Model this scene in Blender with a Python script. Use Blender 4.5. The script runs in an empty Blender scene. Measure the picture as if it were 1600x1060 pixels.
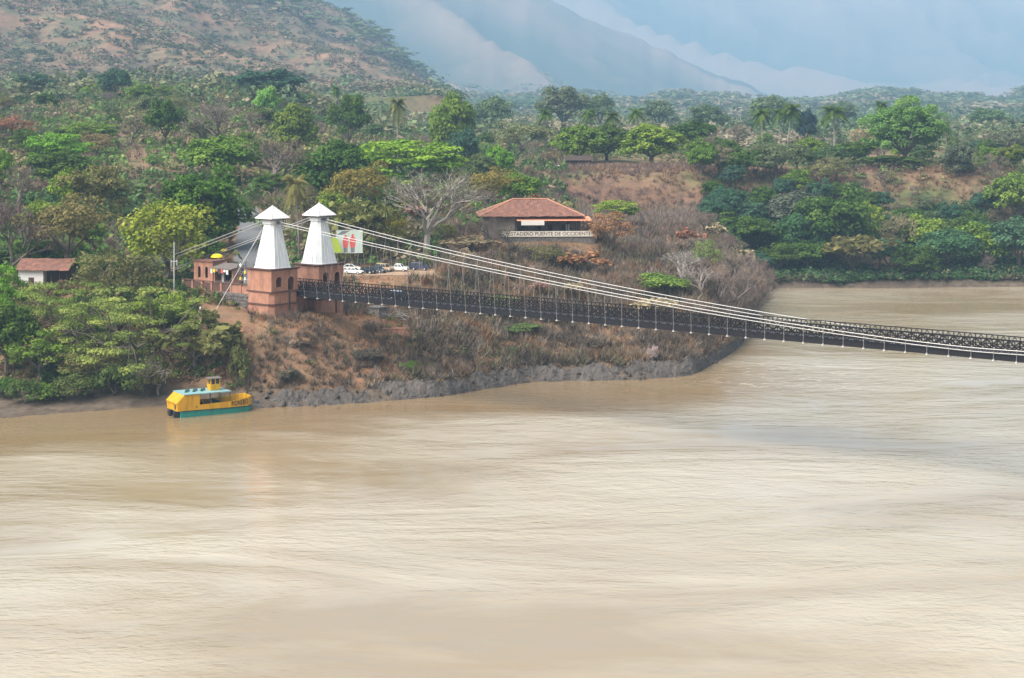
import bpy, math, random
import numpy as np
from mathutils import Vector

# ------------------------------------------------------------------ scene, camera, light
S = bpy.context.scene
C = S.collection
F, H, YH = 2800.0, 56.0, 165.0            # focal length in photo pixels, camera height over the river, horizon row
cam_d = bpy.data.cameras.new('camera'); cam = bpy.data.objects.new('camera', cam_d); C.objects.link(cam)
cam.location = (0, 0, H); cam.rotation_euler = (math.radians(90), 0, 0)
cam_d.sensor_width = 36; cam_d.lens = F / 1600 * 36
cam_d.shift_y = -(530 - YH) / 1600
cam_d.clip_start = 1; cam_d.clip_end = 40000
S.camera = cam

SUN = Vector((-0.62, -0.42, 0.95)).normalized()
W = bpy.data.worlds.new('World'); S.world = W; W.use_nodes = True
wn, wl = W.node_tree.nodes, W.node_tree.links
bg = wn['Background']; bg.inputs['Strength'].default_value = 0.085
sky = wn.new('ShaderNodeTexSky'); sky.sky_type = 'NISHITA'; sky.sun_disc = False
sky.sun_elevation = math.asin(SUN.z); sky.sun_rotation = math.atan2(SUN.x, SUN.y)
sky.air_density = 1.0; sky.dust_density = 4.0; sky.ozone_density = 1.0
hs = wn.new('ShaderNodeHueSaturation'); hs.inputs['Saturation'].default_value = 0.28   # thin high cloud
wl.new(sky.outputs[0], hs.inputs['Color']); wl.new(hs.outputs[0], bg.inputs['Color'])
sd = bpy.data.lights.new('sun', 'SUN'); sd.energy = 3.9; sd.angle = math.radians(60); sd.color = (1.0, 0.95, 0.87)
so = bpy.data.objects.new('sun', sd); C.objects.link(so); so.rotation_euler = SUN.to_track_quat('Z', 'Y').to_euler(); so.location = (0, 0, 900)
S.view_settings.view_transform = 'Standard'; S.view_settings.look = 'None'
S.view_settings.exposure = 1.0; S.view_settings.gamma = 1; S.view_settings.use_curve_mapping = False
S.render.engine = 'CYCLES'
S.cycles.use_denoising = True
S.cycles.max_bounces = 6; S.cycles.diffuse_bounces = 3; S.cycles.glossy_bounces = 3; S.cycles.transmission_bounces = 3
S.cycles.transparent_max_bounces = 6; S.cycles.volume_bounces = 1
S.cycles.caustics_reflective = False; S.cycles.caustics_refractive = False
S.cycles.sample_clamp_indirect = 6

rng = np.random.default_rng(11); random.seed(11)

def ppx(px, Y): return (px - 800) * Y / F
def elev(py, Y): return H - (py - YH) * Y / F
def P3(px, py, Y): return (ppx(px, Y), Y, elev(py, Y))

# ------------------------------------------------------------------ mesh helpers
class MB:
    def __init__(s): s.v = []; s.f = []
    def add(s, vs, fs):
        b = len(s.v); s.v += [tuple(map(float, v)) for v in vs]; s.f += [tuple(i + b for i in f) for f in fs]; return s
    def hexa(s, p):          # bottom 4 (ccw), top 4
        return s.add(p, [(3, 2, 1, 0), (4, 5, 6, 7), (0, 1, 5, 4), (1, 2, 6, 5), (2, 3, 7, 6), (3, 0, 4, 7)])
    def box(s, x0, x1, y0, y1, z0, z1):
        return s.hexa([(x0, y0, z0), (x1, y0, z0), (x1, y1, z0), (x0, y1, z0), (x0, y0, z1), (x1, y0, z1), (x1, y1, z1), (x0, y1, z1)])
    def frustum(s, r0, r1, z0, z1, ch0=0, ch1=0):
        def ring(r, c, z):
            if c <= 0: return [(-r, -r, z), (r, -r, z), (r, r, z), (-r, r, z)]
            return [(-r + c, -r, z), (r - c, -r, z), (r, -r + c, z), (r, r - c, z), (r - c, r, z), (-r + c, r, z), (-r, r - c, z), (-r, -r + c, z)]
        a, b = ring(r0, ch0, z0), ring(r1, ch1, z1); n = len(a)
        fs = [tuple(range(n))[::-1], tuple(range(n, 2 * n))] + [(i, (i + 1) % n, n + (i + 1) % n, n + i) for i in range(n)]
        return s.add(a + b, fs)
    def tube(s, pts, rad, n=6):
        pts = [Vector(p) for p in pts]
        if not hasattr(rad, '__len__'): rad = [rad] * len(pts)
        vs = []; ref = Vector((0, 0, 1))
        for i, p in enumerate(pts):
            t = (pts[min(i + 1, len(pts) - 1)] - pts[max(i - 1, 0)])
            t = t.normalized() if t.length > 1e-9 else Vector((0, 0, 1))
            a = t.cross(ref)
            if a.length < 0.05: a = t.cross(Vector((1, 0, 0)))
            a.normalize(); b = t.cross(a)
            for k in range(n):
                w = 2 * math.pi * k / n
                vs.append(p + a * (rad[i] * math.cos(w)) + b * (rad[i] * math.sin(w)))
        fs = []
        for i in range(len(pts) - 1):
            for k in range(n):
                fs.append((i * n + k, i * n + (k + 1) % n, (i + 1) * n + (k + 1) % n, (i + 1) * n + k))
        fs.append(tuple(range(n))[::-1]); m = (len(pts) - 1) * n; fs.append(tuple(range(m, m + n)))
        return s.add(vs, fs)
    def bar(s, a, b, w, h):  # square bar between two points
        a, b = Vector(a), Vector(b); t = (b - a).normalized(); u = t.cross(Vector((0, 0, 1)))
        if u.length < 0.05: u = Vector((0, 1, 0))
        u.normalize(); v = u.cross(t); u *= w / 2; v *= h / 2
        return s.hexa([a - u - v, a + u - v, a + u + v, a - u + v, b - u - v, b + u - v, b + u + v, b - u + v])
    def prism(s, poly, fn, d0, d1):   # 2D polygon, fn(a, b, depth) -> xyz
        n = len(poly)
        vs = [fn(a, b, d0) for a, b in poly] + [fn(a, b, d1) for a, b in poly]
        fs = [tuple(range(n))[::-1], tuple(range(n, 2 * n))] + [(i, (i + 1) % n, n + (i + 1) % n, n + i) for i in range(n)]
        return s.add(vs, fs)
    def dome(s, c, rx, ry, rz, nu=14, nv=5, z0=0.0):
        vs = []; fs = []
        for j in range(nv):
            ph = z0 + (math.pi / 2 - z0) * j / nv
            for i in range(nu):
                th = 2 * math.pi * i / nu
                vs.append((c[0] + rx * math.cos(ph) * math.cos(th), c[1] + ry * math.cos(ph) * math.sin(th), c[2] + rz * math.sin(ph)))
        vs.append((c[0], c[1], c[2] + rz)); t = len(vs) - 1
        for j in range(nv - 1):
            for i in range(nu):
                fs.append((j * nu + i, j * nu + (i + 1) % nu, (j + 1) * nu + (i + 1) % nu, (j + 1) * nu + i))
        for i in range(nu): fs.append(((nv - 1) * nu + i, (nv - 1) * nu + (i + 1) % nu, t))
        return s.add(vs, fs)
    def mesh(s, name, mat, smooth=False):
        import bmesh
        me = bpy.data.meshes.new(name); me.from_pydata(s.v, [], s.f); me.materials.append(mat)
        bm = bmesh.new(); bm.from_mesh(me); bmesh.ops.recalc_face_normals(bm, faces=bm.faces); bm.to_mesh(me); bm.free()
        if smooth: me.polygons.foreach_set('use_smooth', [True] * len(me.polygons))
        me.update(); return me
    def build(s, name, mat, parent=None, smooth=False):
        return link(name, s.mesh(name, mat, smooth), parent)

def link(name, me, parent=None):
    o = bpy.data.objects.new(name, me); C.objects.link(o)
    if parent is not None: o.parent = parent
    return o
def tag(o, label=None, cat=None, group=None, kind=None):
    if label: o['label'] = label
    if cat: o['category'] = cat
    if group: o['group'] = group
    if kind: o['kind'] = kind
    return o
def thing(name, label, cat, loc=(0, 0, 0), rz=0.0, group=None):
    o = bpy.data.objects.new(name, None); C.objects.link(o); o.empty_display_size = 0.5
    o.location = loc; o.rotation_euler = (0, 0, rz)
    return tag(o, label, cat, group)
def np_mesh(name, v, faces, mat, smooth=False, tint=None, shade=None):
    """v (n,3), faces (m,3|4) int arrays; tint per-vertex rgb, shade per-vertex float"""
    me = bpy.data.meshes.new(name); v = np.asarray(v, np.float32); faces = np.asarray(faces, np.int32)
    k = faces.shape[1]
    me.vertices.add(len(v)); me.vertices.foreach_set('co', v.ravel())
    me.loops.add(faces.size); me.loops.foreach_set('vertex_index', faces.ravel())
    me.polygons.add(len(faces)); me.polygons.foreach_set('loop_start', np.arange(0, faces.size, k, dtype=np.int32))
    if smooth: me.polygons.foreach_set('use_smooth', np.ones(len(faces), bool))
    if tint is not None:
        a = me.attributes.new('tint', 'FLOAT_COLOR', 'POINT')
        a.data.foreach_set('color', np.hstack([tint, np.ones((len(v), 1))]).astype(np.float32).ravel())
    if shade is not None:
        a = me.attributes.new('shade', 'FLOAT', 'POINT'); a.data.foreach_set('value', np.asarray(shade, np.float32))
    me.materials.append(mat); me.update(calc_edges=True); me.validate()
    return me
def text_mesh(txt, size, mat, extrude=0.02, name='lettering', width=None, bold=0.02, space=1.0):
    cu = bpy.data.curves.new(name, 'FONT'); cu.body = txt; cu.size = size; cu.extrude = extrude; cu.space_character = space; cu.align_x = 'CENTER'; cu.align_y = 'CENTER'; cu.offset = size * bold
    o = bpy.data.objects.new(name, cu); C.objects.link(o); bpy.context.view_layer.update()
    me = bpy.data.meshes.new_from_object(o.evaluated_get(bpy.context.evaluated_depsgraph_get()))
    bpy.data.objects.remove(o); bpy.data.curves.remove(cu)
    if width:
        xs = [v.co.x for v in me.vertices]; k = width / (max(xs) - min(xs))
        for v in me.vertices: v.co.x *= k
    me.materials.clear(); me.materials.append(mat); me.name = name
    return me

# ------------------------------------------------------------------ numpy noise
_P = np.random.default_rng(5).random((256, 256))
def vnoise(x, y):
    xi = np.floor(x).astype(int); yi = np.floor(y).astype(int); fx = x - xi; fy = y - yi
    fx = fx * fx * (3 - 2 * fx); fy = fy * fy * (3 - 2 * fy)
    a = _P[xi % 256, yi % 256]; b = _P[(xi + 1) % 256, yi % 256]; c = _P[xi % 256, (yi + 1) % 256]; d = _P[(xi + 1) % 256, (yi + 1) % 256]
    return (a * (1 - fx) + b * fx) * (1 - fy) + (c * (1 - fx) + d * fx) * fy
def fbm(x, y, o=4, g=0.5):
    s = 0; a = 1; t = 0
    for i in range(o): s = s + a * vnoise(x * 2 ** i + 17.3 * i, y * 2 ** i + 9.1 * i); t += a; a *= g
    return s / t
def ridged(x, y, o=4):
    s = 0; a = 1; t = 0
    for i in range(o): s = s + a * (1 - np.abs(2 * vnoise(x * 2 ** i + 31.7 * i, y * 2 ** i + 5.3 * i) - 1)); t += a; a *= 0.5
    return s / t
def sstep(a, b, x):
    t = np.clip((x - a) / (b - a), 0, 1); return t * t * (3 - 2 * t)

# ------------------------------------------------------------------ materials
def mat(name, col, rough=0.8, metal=0.0, noise=None, spec=None, bump=None, streak=None):
    """noise = (scale, amount, second colour); bump = (scale, strength, distance)"""
    m = bpy.data.materials.new(name); m.use_nodes = True; n, l = m.node_tree.nodes, m.node_tree.links
    b = n['Principled BSDF']; b.inputs['Base Color'].default_value = (*col, 1); b.inputs['Roughness'].default_value = rough; b.inputs['Metallic'].default_value = metal
    if spec is not None: b.inputs['Specular IOR Level'].default_value = spec
    tc = n.new('ShaderNodeTexCoord')
    if noise:
        sc, amt, c2 = noise
        t = n.new('ShaderNodeTexNoise'); t.inputs['Scale'].default_value = sc; t.inputs['Detail'].default_value = 6; t.inputs['Roughness'].default_value = 0.65
        l.new(tc.outputs['Object'], t.inputs['Vector'])
        r = n.new('ShaderNodeValToRGB'); r.color_ramp.elements[0].position = 0.5 - 0.22; r.color_ramp.elements[1].position = 0.5 + 0.22
        r.color_ramp.elements[0].color = (*[a + (q - a) * amt for a, q in zip(col, c2)], 1); r.color_ramp.elements[1].color = (*col, 1)
        l.new(t.outputs['Fac'], r.inputs['Fac']); l.new(r.outputs['Color'], b.inputs['Base Color'])
    if streak:   # rain streaks and grime: (scale, colour, amount)
        mp = n.new('ShaderNodeMapping'); mp.inputs['Scale'].default_value = (streak[0], streak[0], streak[0] * 0.12); l.new(tc.outputs['Object'], mp.inputs['Vector'])
        t3 = n.new('ShaderNodeTexNoise'); t3.inputs['Scale'].default_value = 1; t3.inputs['Detail'].default_value = 7; t3.inputs['Roughness'].default_value = 0.7; l.new(mp.outputs[0], t3.inputs['Vector'])
        mr = n.new('ShaderNodeMapRange'); mr.inputs['From Min'].default_value = 0.48; mr.inputs['From Max'].default_value = 0.75; mr.inputs['To Max'].default_value = streak[2]; l.new(t3.outputs['Fac'], mr.inputs['Value'])
        mx = n.new('ShaderNodeMix'); mx.data_type = 'RGBA'; l.new(mr.outputs[0], mx.inputs['Factor']); mx.inputs[7].default_value = (*streak[1], 1)
        src = b.inputs['Base Color'].links[0].from_socket if b.inputs['Base Color'].is_linked else None
        if src: l.new(src, mx.inputs[6])
        else: mx.inputs[6].default_value = (*col, 1)
        l.new(mx.outputs[2], b.inputs['Base Color'])
    if bump:
        t2 = n.new('ShaderNodeTexNoise'); t2.inputs['Scale'].default_value = bump[0]; t2.inputs['Detail'].default_value = 5
        l.new(tc.outputs['Object'], t2.inputs['Vector'])
        bp = n.new('ShaderNodeBump'); bp.inputs['Strength'].default_value = bump[1]; bp.inputs['Distance'].default_value = bump[2]
        l.new(t2.outputs['Fac'], bp.inputs['Height']); l.new(bp.outputs['Normal'], b.inputs['Normal'])
    return m

def foliage_mat(name, attr=None, trans=0.3, woody=False):
    m = bpy.data.materials.new(name); m.use_nodes = True; n, l = m.node_tree.nodes, m.node_tree.links
    n.remove(n['Principled BSDF']); out = n['Material Output']
    if attr:
        a = n.new('ShaderNodeAttribute'); a.attribute_name = attr; col = a.outputs['Color']
    else:
        a = n.new('ShaderNodeObjectInfo'); col = a.outputs['Color']
    sh = n.new('ShaderNodeAttribute'); sh.attribute_name = 'shade'
    hv = n.new('ShaderNodeHueSaturation')
    mr = n.new('ShaderNodeMapRange'); mr.inputs['To Min'].default_value = 0.8; mr.inputs['To Max'].default_value = 2.3
    mh = n.new('ShaderNodeMapRange'); mh.inputs['To Min'].default_value = 0.52; mh.inputs['To Max'].default_value = 0.48
    l.new(sh.outputs['Fac'], mr.inputs['Value']); l.new(sh.outputs['Fac'], mh.inputs['Value'])
    l.new(col, hv.inputs['Color']); l.new(mr.outputs[0], hv.inputs['Value'])
    if not woody: l.new(mh.outputs[0], hv.inputs['Hue'])
    else: mr.inputs['To Min'].default_value = 0.45; mr.inputs['To Max'].default_value = 1.35
    d = n.new('ShaderNodeBsdfDiffuse'); l.new(hv.outputs[0], d.inputs['Color'])
    t = n.new('ShaderNodeBsdfTranslucent'); l.new(hv.outputs[0], t.inputs['Color'])
    mx = n.new('ShaderNodeMixShader'); mx.inputs[0].default_value = trans
    l.new(d.outputs[0], mx.inputs[1]); l.new(t.outputs[0], mx.inputs[2]); l.new(mx.outputs[0], out.inputs['Surface'])
    return m

M = {}
M['leaf'] = foliage_mat('leaf')
M['leaf_tint'] = foliage_mat('leaf_tint', 'tint')
M['twig'] = foliage_mat('twig', None, 0.0, True)
M['twig_tint'] = foliage_mat('twig_tint', 'tint', 0.0, True)
M['bark'] = mat('bark', (0.16, 0.13, 0.105), 0.95, noise=(1.5, 0.7, (0.07, 0.055, 0.045)))
M['bark_pale'] = mat('bark_pale', (0.34, 0.30, 0.26), 0.95, noise=(1.5, 0.6, (0.2, 0.18, 0.15)))
M['brick'] = mat('brick', (0.50, 0.25, 0.16), 0.9, noise=(0.6, 0.85, (0.27, 0.12, 0.08)), bump=(6, 0.4, 0.05), streak=(1.6, (0.13, 0.075, 0.06), 0.75))
M['brick_dark'] = mat('brick_dark', (0.13, 0.06, 0.045), 0.9, noise=(1.4, 0.6, (0.05, 0.03, 0.028)))
M['brick_pale'] = mat('brick_pale', (0.50, 0.25, 0.15), 0.9, noise=(1.2, 0.5, (0.35, 0.16, 0.10)))
M['white_paint'] = mat('white_paint', (0.72, 0.74, 0.74), 0.6, noise=(0.7, 0.4, (0.55, 0.60, 0.62)), streak=(2.0, (0.34, 0.37, 0.37), 0.55))
M['white_roof'] = mat('white_roof', (0.74, 0.73, 0.72), 0.6, noise=(0.8, 0.4, (0.55, 0.52, 0.50)), streak=(2.0, (0.35, 0.30, 0.28), 0.4))
M['soffit'] = mat('soffit', (0.16, 0.17, 0.18), 0.9)
M['iron'] = mat('iron', (0.012, 0.011, 0.014), 0.9, noise=(2.0, 0.6, (0.026, 0.021, 0.022)), spec=0.2)
M['cable'] = mat('cable', (0.55, 0.535, 0.52), 0.5, 0.2)
M['hanger'] = mat('hanger', (0.34, 0.325, 0.31), 0.6)
M['pale_steel'] = mat('pale_steel', (0.62, 0.62, 0.62), 0.6, noise=(1.5, 0.4, (0.4, 0.38, 0.36)))
M['deck_wood'] = mat('deck_wood', (0.085, 0.082, 0.09), 0.9, noise=(0.8, 0.8, (0.03, 0.03, 0.034)))
M['stone_wall'] = mat('stone_wall', (0.085, 0.075, 0.07), 0.95, noise=(2.2, 0.8, (0.25, 0.22, 0.2)), bump=(2.5, 1.0, 0.3))
M['concrete'] = mat('concrete', (0.33, 0.31, 0.29), 0.9, noise=(1.0, 0.5, (0.2, 0.18, 0.17)))
M['asphalt'] = mat('asphalt', (0.14, 0.14, 0.145), 0.9, noise=(0.5, 0.4, (0.10, 0.10, 0.10)))
M['dirt'] = mat('dirt', (0.36, 0.24, 0.155), 0.95, noise=(0.25, 0.6, (0.25, 0.15, 0.09)))
M['tile'] = mat('tile', (0.29, 0.125, 0.08), 0.9, noise=(0.9, 1.0, (0.10, 0.05, 0.042)), bump=(3, 0.5, 0.1), streak=(0.9, (0.09, 0.055, 0.045), 0.8))
M['tile_pale'] = mat('tile_pale', (0.48, 0.24, 0.15), 0.9, noise=(1.6, 0.6, (0.3, 0.13, 0.08)))
M['old_wood'] = mat('old_wood', (0.17, 0.14, 0.125), 0.9, noise=(1.5, 0.6, (0.08, 0.065, 0.06)))
M['dark_wood'] = mat('dark_wood', (0.055, 0.032, 0.025), 0.85)
M['black'] = mat('black', (0.012, 0.012, 0.014), 0.7)
M['white_wall'] = mat('white_wall', (0.74, 0.73, 0.70), 0.85, noise=(0.5, 0.3, (0.55, 0.52, 0.48)))
M['cream'] = mat('cream', (0.76, 0.71, 0.61), 0.85, noise=(0.8, 0.4, (0.55, 0.5, 0.42)))
M['letter_dark'] = mat('letter_dark', (0.10, 0.05, 0.04), 0.8)
M['orange_awning'] = mat('orange_awning', (0.72, 0.29, 0.16), 0.8, noise=(0.6, 0.3, (0.5, 0.18, 0.1)))
M['white_cloth'] = mat('white_cloth', (0.80, 0.76, 0.70), 0.8)
M['boat_yellow'] = mat('boat_yellow', (0.66, 0.36, 0.008), 0.5, noise=(0.9, 0.4, (0.45, 0.21, 0.008)), streak=(1.5, (0.22, 0.09, 0.02), 0.7))
M['boat_teal'] = mat('boat_teal', (0.018, 0.30, 0.25), 0.5, noise=(0.9, 0.4, (0.012, 0.18, 0.17)), streak=(1.5, (0.05, 0.06, 0.04), 0.6))
M['boat_roof'] = mat('boat_roof', (0.22, 0.38, 0.38), 0.6, noise=(0.8, 0.4, (0.12, 0.25, 0.25)))
M['boat_trim'] = mat('boat_trim', (0.012, 0.06, 0.055), 0.6)
M['glass'] = mat('glass', (0.02, 0.025, 0.03), 0.12)
M['rubber'] = mat('rubber', (0.02, 0.02, 0.02), 0.85)
M['yellow_cloth'] = mat('yellow_cloth', (0.85, 0.58, 0.01), 0.7)
M['car_white'] = mat('car_white', (0.78, 0.78, 0.76), 0.3)
M['car_black'] = mat('car_black', (0.012, 0.014, 0.02), 0.25)
M['car_grey'] = mat('car_grey', (0.06, 0.075, 0.09), 0.3)
M['car_beige'] = mat('car_beige', (0.46, 0.33, 0.21), 0.35)
M['car_navy'] = mat('car_navy', (0.035, 0.04, 0.085), 0.3)
M['lamp'] = mat('lamp', (0.7, 0.7, 0.68), 0.2)
M['tail'] = mat('tail', (0.35, 0.02, 0.02), 0.3)
M['sign_white'] = mat('sign_white', (0.62, 0.72, 0.66), 0.6, noise=(1.2, 0.4, (0.45, 0.6, 0.5)))
M['sign_red'] = mat('sign_red', (0.72, 0.08, 0.06), 0.6, noise=(1.5, 0.4, (0.75, 0.3, 0.3)))
M['sign_grey'] = mat('sign_grey', (0.22, 0.22, 0.22), 0.6)
M['sign_lime'] = mat('sign_lime', (0.42, 0.55, 0.03), 0.6)
M['turquoise'] = mat('turquoise', (0.05, 0.40, 0.36), 0.6)
M['rock'] = mat('rock', (0.125, 0.105, 0.092), 0.9, noise=(0.22, 0.9, (0.04, 0.034, 0.03)), bump=(1.6, 1.0, 0.6))
M['skin'] = mat('skin', (0.28, 0.15, 0.10), 0.7)
M['shirt_dark'] = mat('shirt_dark', (0.03, 0.03, 0.05), 0.8)
M['shirt_white'] = mat('shirt_white', (0.6, 0.6, 0.58), 0.8)
M['cliff'] = mat('cliff', (0.42, 0.24, 0.14), 0.95, noise=(0.12, 0.8, (0.22, 0.14, 0.11)), bump=(0.6, 1.0, 1.0))

# ------------------------------------------------------------------ terrain
COL = [  # photo column, distance of the waterline, profile (metres behind the waterline, height)
 (-600, 318, [(0,0),(20,1.7),(32,5),(45,13),(62,16.8),(100,18),(180,28),(300,41),(480,54),(680,67)]),
 (0, 320, [(0,0),(20,1.7),(32,5),(45,13),(62,16.8),(100,18),(180,27),(300,40),(480,52),(680,65)]),
 (250, 334, [(0,0),(6,1.2),(16,5),(26,11),(38,14),(46,17.0),(65,17.8),(90,18.2),(170,27),(290,40),(470,52),(670,65)]),
 (330, 333, [(0,0),(4,1.5),(9,5),(16,11),(20,14.2),(36,14.6),(44,17.5),(65,18),(95,20),(170,27),(290,39),(470,51),(670,64)]),
 (400, 332, [(0,0),(2,1.5),(6,3.6),(13,8.7),(20,13.4),(36,14.2),(46,17.6),(66,18),(98,21),(150,26),(290,38),(470,50),(670,62)]),
 (480, 333, [(0,0),(3,2),(8,3.8),(17,9.5),(23,13),(36,13.8),(46,16.8),(75,17.6),(100,18.8),(150,24),(220,28),(300,33),(470,45),(670,58)]),
 (560, 337, [(0,0),(3,2),(8,3.7),(20,9),(30,12),(45,13.2),(60,16.7),(66,17.4),(88,17.8),(110,21),(150,25),(230,27),(370,34),(570,42),(680,48)]),
 (700, 346, [(0,0),(4,2),(10,3.6),(25,9),(40,12),(52,15.5),(58,17.3),(80,18.2),(104,22.5),(130,24.5),(200,26),(300,30.5),(450,35),(650,40)]),
 (830, 363, [(0,0),(3,2),(8,3.4),(20,8),(40,13),(60,16),(76,21),(83,23),(105,24),(140,24.5),(190,25),(240,28),(255,32),(340,34),(640,38)]),
 (930, 365, [(0,0),(3,2),(8,3.4),(20,8),(40,13),(70,17),(84,22),(100,23),(140,22),(200,21),(248,21),(253,31),(258,33.2),(340,34),(640,37)]),
 (1000, 366, [(0,0),(3,2),(8,3.5),(20,8.5),(45,15),(80,17),(150,19),(247,20.6),(252,30),(257,33.2),(340,34),(640,36)]),
 (1085, 372, [(0,0),(3,2),(8,3.5),(20,8),(40,13),(80,16),(150,18),(240,20),(247,29),(252,33),(340,34),(640,36)]),
 (1125, 394, [(0,0),(3,2),(8,3.5),(18,6.5),(35,10),(80,13),(150,15),(215,20),(235,30),(300,33),(640,36)]),
 (1166, 421, [(0,0),(3,1.5),(8,3),(20,5),(40,6),(80,7),(120,7),(170,10),(200,22),(225,31),(300,33),(600,36)]),
 (1197, 549, [(0,0),(3,2.2),(30,5),(60,12),(80,22),(98,31),(150,33),(470,36)]),
 (1400, 551, [(0,0),(3,2.4),(25,4.5),(50,9),(75,20),(95,31.5),(120,33),(470,36)]),
 (1600, 554, [(0,0),(3,2.2),(25,4.5),(50,9),(75,20),(95,32),(120,33.5),(470,36)]),
 (2400, 562, [(0,0),(3,2.2),(25,4.5),(50,9),(75,20),(95,32),(120,33.5),(470,36)]),
]
CPX = np.array([c[0] for c in COL], float); CSH = np.array([c[1] for c in COL], float)
_sx = np.arange(-600, 2401, 4.0); _sy = np.interp(_sx, CPX, CSH); _k = np.hanning(15); _k /= _k.sum()
_sy = np.convolve(np.pad(_sy, 7, mode='edge'), _k, 'valid')
def shore(px): return np.interp(px, _sx, _sy)
def crest(px, pts, Yc):
    yy = np.interp(px, [p[0] for p in pts], [p[1] for p in pts]) + (fbm(px * 0.018 + Yc, px * 0 + 2.2, 4) - 0.5) * 26; return H + (YH - yy) * Yc / F
RID1 = [(-800, -380), (0, -250), (300, -120), (440, -45), (510, 0), (540, 20), (590, 56), (640, 97), (690, 142), (740, 190), (2500, 400)]
RID2 = [(-600, -300), (500, -150), (700, -70), (850, -4), (930, 28), (1000, 62), (1100, 104), (1190, 142), (1300, 163), (2500, 185)]
RID4 = [(-600, 158), (600, 150), (760, 152), (880, 141), (980, 152), (1100, 147), (1230, 156), (1390, 143), (1500, 153), (1600, 148), (2400, 152)]
RID3 = [(-600, -330), (600, -300), (900, -220), (1200, -180), (1600, -160), (2400, -150)]
def spurs(X, Y, wl, o): return ridged((X + 0.55 * Y) / wl + 3.1, Y / (wl * 1.7), o)   # slanting spurs and ravines
def ground(X, Y, fine=True):
    X = np.asarray(X, float); Y = np.asarray(Y, float)
    px = 800 + F * X / np.maximum(Y, 1); pc = np.clip(px, CPX[0], CPX[-1] - 1e-3)
    sh = shore(pc)
    # ragged waterline
    t = Y - sh + (fbm(X * 0.06, Y * 0.06, 3) - 0.5) * 5 * sstep(0, 12, np.abs(Y - sh) + 6)
    i = np.clip(np.searchsorted(CPX, pc, side='right') - 1, 0, len(CPX) - 2)
    w = (pc - CPX[i]) / (CPX[i + 1] - CPX[i]); w = w * w * (3 - 2 * w)
    e = np.zeros_like(t)
    for k, c in enumerate(COL):
        ta = t + sstep(5, 40, t) * ((Y - CSH[k]) - (Y - sh))
        pr = np.interp(ta, [p[0] for p in c[2]], [p[1] for p in c[2]])
        wk = np.where(i == k, 1 - w, 0) + np.where(i + 1 == k, w, 0)
        e = e + wk * pr
    e = np.where(t < 0, np.maximum(t * 0.35, -6), e)
    # gentle relief
    a = sstep(2, 25, t)
    e = e + a * ((fbm(X * 0.05, Y * 0.05, 4) - 0.5) * 1.6)
    far = sstep(700, 1100, Y)
    e = e + far * (fbm(X * 0.006, Y * 0.006, 4) - 0.5) * 10
    # level places: plaza, parking, restaurant
    plat = sstep(30, 18, np.hypot((X + 29) / 1.2, (Y - 413) * 1.7)) ; e = e * (1 - plat) + 17.6 * plat
    rm = sstep(735, 752, px) * sstep(955, 940, px) * sstep(415, 424, Y) * sstep(449, 447.5, Y); e = np.where(rm > 0, e * (1 - rm) + np.minimum(e, 21.4 - (447 - Y) * 0.13) * rm, e)
    # cliff ribs
    cl = sstep(860, 900, px) * sstep(1100, 1075, px) * sstep(600, 612, Y) * sstep(640, 626, Y)
    e = e - cl * 1.6 * ridged(X * 0.10, Y * 0.03, 3)
    # hills
    def hill(pts, Yf, Yc, ef, pw, amp, wl, back):
        hc = crest(px, pts, Yc); ef = np.minimum(ef, hc - 6)
        tt = np.clip((Y - Yf) / (Yc - Yf), 0, 1)
        g = spurs(X, Y, wl, 4)
        hh = ef + (hc - ef) * tt ** pw - amp * (1 - g) * np.sin(np.pi * np.clip(tt, 0, 1) ** 0.8) * np.clip((hc - ef) / 120, 0, 1)
        hh = np.where(Y > Yc, hc - (Y - Yc) * back, hh)
        return np.where(Y > Yf, hh, -50)
    e = np.maximum(e, hill(RID1, 1400, 3200, 64, 1.15, 62, 170, 0.45))
    e = np.maximum(e, hill(RID4, 2200, 4200, 40, 1.1, 26, 300, 0.05))
    e = np.maximum(e, hill(RID2, 4600, 8200, 38, 1.2, 300, 800, 0.4))
    e = np.maximum(e, hill(RID3, 8300, 13200, 42, 1.2, 560, 1000, 0.3))
    return e

cols = np.concatenate([np.linspace(-600, 1080, 255), np.linspace(1084, 1210, 48), np.linspace(1216, 2300, 150)])
rows = list(np.arange(300, 670, 2.4)); st = 2.4
while rows[-1] < 15000: st *= 1.028; st = min(st, rows[-1] * 0.017); rows.append(rows[-1] + st)
rows = np.array(rows)
GU, GY = np.meshgrid((cols - 800) / F, rows); GX = GU * GY
GZ = ground(GX, GY)
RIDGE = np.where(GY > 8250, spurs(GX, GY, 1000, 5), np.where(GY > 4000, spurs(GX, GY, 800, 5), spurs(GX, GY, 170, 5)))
nr, nc = GX.shape
idx = np.arange(nr * nc).reshape(nr, nc)
tf = np.stack([idx[:-1, :-1], idx[:-1, 1:], idx[1:, 1:], idx[1:, :-1]], -1).reshape(-1, 4)

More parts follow.
